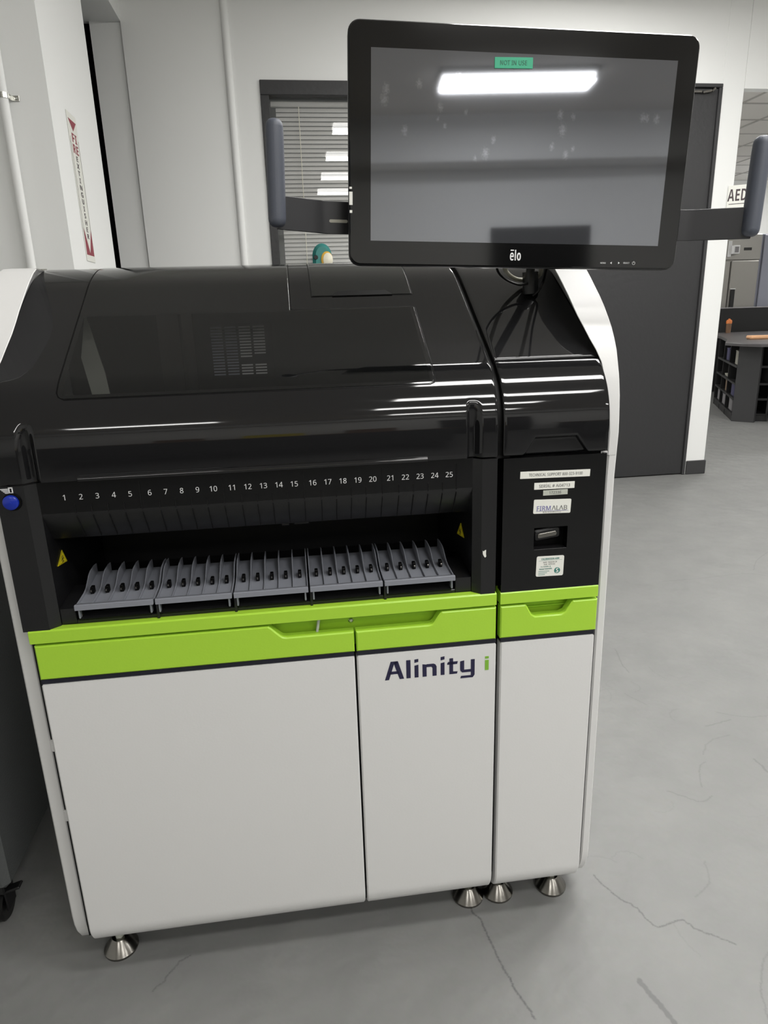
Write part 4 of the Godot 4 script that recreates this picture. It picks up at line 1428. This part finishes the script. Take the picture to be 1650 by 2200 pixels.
	for q in [["yellow_carton", -0.35, 0.55, 0.34, "warning yellow", "yellow carton on the rear bench, mirrored in the hood", -2.0], ["brown_carton", 0.55, 0.45, 0.42, "amber", "brown carton on the rear bench beside the yellow carton", -2.0], ["brown_carton", -1.0, 0.40, 0.30, "amber", "brown carton on the left stretch of the rear bench", -2.2]]:
		var o := thing(q[0], q[5], "box", Vector3(2.6 + q[1] + q[6], 0.90, 5.3))
		s = stn()
		bx(s, -q[2] / 2, q[2] / 2, 0, q[3], -0.2, 0.2, 0.006)
		part(o, "body", s, M[q[4]])
		s = stn()
		bx(s, -q[2] / 2 - 0.002, q[2] / 2 + 0.002, q[3] - 0.002, q[3] + 0.003, -0.03, 0.03)
		part(o, "tape", s, M["item pale"])
	# projecting AED sign on the wall end
	var B := Basis(Vector3.UP, deg_to_rad(-32.0))
	var E := thing("aed_sign", "white projecting AED sign at the end of the back wall, right of the dark door", "sign", Vector3(3.452, 1.845, -3.545))
	E.basis = B
	s = stn()
	bx(s, 0.0, 0.125, -0.155, 0.148, -0.004, 0.0, 0.001)
	part(E, "plate", s, M["label white"])
	text(E, "lettering", "AED", 0.072, at(0.060, 0.085, 0.0002), M["sign dark"], true, 0.62)
	s = stn()
	bx(s, 0.01, 0.108, 0.030, 0.034, 0, 0.0006)
	part(E, "rule", s, M["sign dark"])
	s = stn()
	poly(s, [0.060, -0.075, 0.028, -0.035, 0.026, -0.010, 0.038, 0.006, 0.054, 0.006, 0.062, -0.008, 0.070, 0.006, 0.086, 0.006, 0.098, -0.010, 0.094, -0.035], at(0, 0, 0.0006), 0.0006)
	part(E, "heart", s, M["sign red"])

# ---------------------------------------------------------------- the room beyond the opening
func far_room() -> void:
	# steel cold cabinets
	var F := thing("cold_cabinet", "tall stainless steel cold storage cabinet in the far room, black vertical handle", "refrigerator", Vector3(7.03, 0, -8.75))
	var s := stn()
	bx(s, -0.42, 0.138, 0.0, 2.155, -0.40, 0.385, 0.006)
	part(F, "body", s, M["steel panel"])
	s = stn()
	bx(s, -0.30, 0.112, 0.12, 1.795, 0.389, 0.425, 0.006)
	part(F, "door", s, M["steel panel"])
	s = stn()
	bx(s, -0.40, -0.315, 0.12, 1.795, 0.389, 0.405, 0.004)
	part(F, "side_strip", s, M["steel panel"])
	s = stn()
	bx(s, -0.40, 0.130, 1.812, 2.145, 0.389, 0.410, 0.004)
	var head := part(F, "control_panel", s, M["steel panel"])
	s = stn()
	bx(s, -0.135, -0.015, 1.935, 1.972, 0.409, 0.414, 0.002)
	part(head, "display", s, M["ink black"])
	s = stn()
	bx(s, -0.285, -0.225, 0.95, 1.42, 0.427, 0.452, 0.006)
	part(F, "handle", s, M["ink black"])
	s = stn()
	bx(s, -0.288, -0.222, 1.412, 1.425, 0.425, 0.454, 0.002)
	part(F, "handle_cap", s, M["print white"])
	s = stn()
	bx(s, -0.38, -0.33, 1.85, 2.06, 0.409, 0.424, 0.003)
	bx(s, -0.335, -0.235, 1.885, 2.0, 0.409, 0.475, 0.006)
	part(F, "wall_bracket", s, M["print white"])
	s = stn()
	bx(s, -0.315, -0.255, 1.905, 1.98, 0.474, 0.478, 0.002)
	part(F, "bracket_face", s, M["item grey"])
	var G := thing("blue_grey_cabinet", "tall pale blue-grey cabinet at the right edge, beside the steel cold cabinet", "cabinet", Vector3(7.60, 0, -8.75))
	s = stn()
	bx(s, -0.42, 0.42, 0.0, 2.155, -0.40, 0.36, 0.006)
	part(G, "body", s, M["pale blue panel"])
	s = stn()
	bx(s, -0.385, 0.40, 0.12, 2.14, 0.365, 0.39, 0.006)
	part(G, "door", s, M["pale blue panel"])
	# black counter front that hides their feet
	var K := thing("back_counter", "long black counter in front of the cold cabinets in the far room", "counter", Vector3(7.2, 0, -8.15))
	s = stn()
	bx(s, -1.2, 1.6, 0.0, 1.150, -0.08, 0.05, 0.004)
	part(K, "front_panel", s, M["desk black"])
	s = stn()
	bx(s, -1.2, 1.6, 1.150, 1.166, -0.12, 0.06, 0.003)
	part(K, "counter_top", s, M["item grey"])
	# curved desk
	var D := thing("curved_desk", "dark curved desk with a grey top and open shelves in the far room", "desk", Vector3(5.14, 0, -5.66))
	s = stn()
	var top := []
	for q in [[-0.10, -0.10], [-0.09, 0.20], [-0.02, 0.36], [0.12, 0.43], [0.45, 0.40], [1.2, 0.15], [1.9, -0.5], [2.2, -1.4], [2.2, -2.4], [1.10, -2.4], [0.70, -1.4], [0.33, -0.72]]:
		top.append(q)
	plan(s, top, 0.800, 0.830, 0.006)
	part(D, "desk_top", s, M["desk top"])
	# base: panel from A to B, shelf side from A to E
	var u := Vector3(0.437, 0, -0.900)
	var nrm := Vector3(0.900, 0, 0.437)      # into the desk
	s = stn()
	plan(s, [[0.0, 0.0], [0.15, 0.16], [0.19, 0.13], [0.04, -0.03]], 0.0, 0.800)
	part(D, "end_panel", s, M["desk dark"])
	s = stn()
	plan(s, [[0.42, 0.22], [1.5, -0.1], [1.9, -1.0], [1.2, -1.5], [0.9, -0.9]], 0.0, 0.800)
	part(D, "inner_carcass", s, M["desk black"])
	var fr := Transform3D(Basis(u, Vector3.UP, -nrm), Vector3.ZERO)   # local x along the shelves, z out of them
	var sh := stn()
	for k in 4:
		var y: float = [0.07, 0.235, 0.395, 0.575][k]
		box(sh, fr * Vector3(0.75, y, -0.17), Vector3(1.45, 0.022, 0.34), 0.0, fr.basis)
	box(sh, fr * Vector3(0.75, 0.035, -0.17), Vector3(1.45, 0.07, 0.33), 0.0, fr.basis)
	box(sh, fr * Vector3(0.75, 0.40, -0.34), Vector3(1.45, 0.80, 0.02), 0.0, fr.basis)
	for x in [0.55, 1.0, 1.46]:
		box(sh, fr * Vector3(x, 0.40, -0.17), Vector3(0.02, 0.80, 0.34), 0.0, fr.basis)
	part(D, "shelves", sh, M["desk black"])
	var W := D.transform * fr
	var items := [
		["white_carton", 0.22, 0.586, 0.16, 0.15, "item pale", "small white carton on the top shelf of the curved desk, nearest its end panel", "box"],
		["violet_box", 0.84, 0.586, 0.18, 0.14, "item violet", "dull violet box on the top shelf of the curved desk, left of the white carton", "box"],
		["pale_pad", 0.80, 0.406, 0.20, 0.03, "item pale", "flat pale paper pad on the second shelf of the curved desk", "paper"],
		["tan_carton", 0.70, 0.246, 0.17, 0.13, "item tan", "tan carton on the third shelf of the curved desk", "box"],
		["violet_box", 0.25, 0.246, 0.20, 0.14, "item violet", "dull violet box on the third shelf of the curved desk, beside the end panel", "box"],
		["grey_bin", 1.20, 0.081, 0.22, 0.14, "item grey", "grey bin on the lowest shelf of the curved desk, farthest from its end panel", "bin"],
		["grey_bin", 0.78, 0.081, 0.24, 0.125, "item grey", "large pale grey bin in the middle of the curved desk's lowest shelf", "bin"],
		["white_carton", 0.30, 0.081, 0.20, 0.13, "item grey", "speckled white carton on the lowest shelf of the curved desk beside the end panel", "box"]]
	for it in items:
		var o := thing(it[0], it[6], it[7], W * Vector3(it[1], it[2], -0.10))
		o.basis = W.basis.orthonormalized()
		s = stn()
		box(s, Vector3(0, it[4] / 2, 0), Vector3(it[3], it[4], 0.16), 0.006)
		part(o, "body", s, M[it[5]])
		s = stn()
		box(s, Vector3(0, it[4] - 0.006, 0), Vector3(it[3] + 0.006, 0.010, 0.166), 0.002)
		part(o, "rim", s, M[it[5]])
	# orange things on the desk
	var J := thing("orange_tub", "clear tub with an orange lid standing at the back of the curved desk", "container", Vector3(6.47, 0.83, -7.86))
	s = stn()
	lathe(s, [Vector2(0.0, 0.0), Vector2(0.031, 0.0), Vector2(0.035, 0.135), Vector2(0.0, 0.135)], Transform3D(), 20)
	part(J, "tub", s, M["amber"])
	s = stn()
	lathe(s, [Vector2(0.038, 0.125), Vector2(0.038, 0.160), Vector2(0.028, 0.175), Vector2(0.014, 0.178), Vector2(0.013, 0.190), Vector2(0.0, 0.192)], Transform3D(), 20)
	part(J, "lid", s, M["orange"])
	s = stn()
	box(s, Vector3(5.82, 0.851, -6.13), Vector3(0.46, 0.040, 0.14), 0.012, Basis(Vector3.UP, -0.25))
	tag(part(self, "orange_tray", s, M["pale orange"]), "flat pale orange tray lying on the curved desk's grey top", "tray")
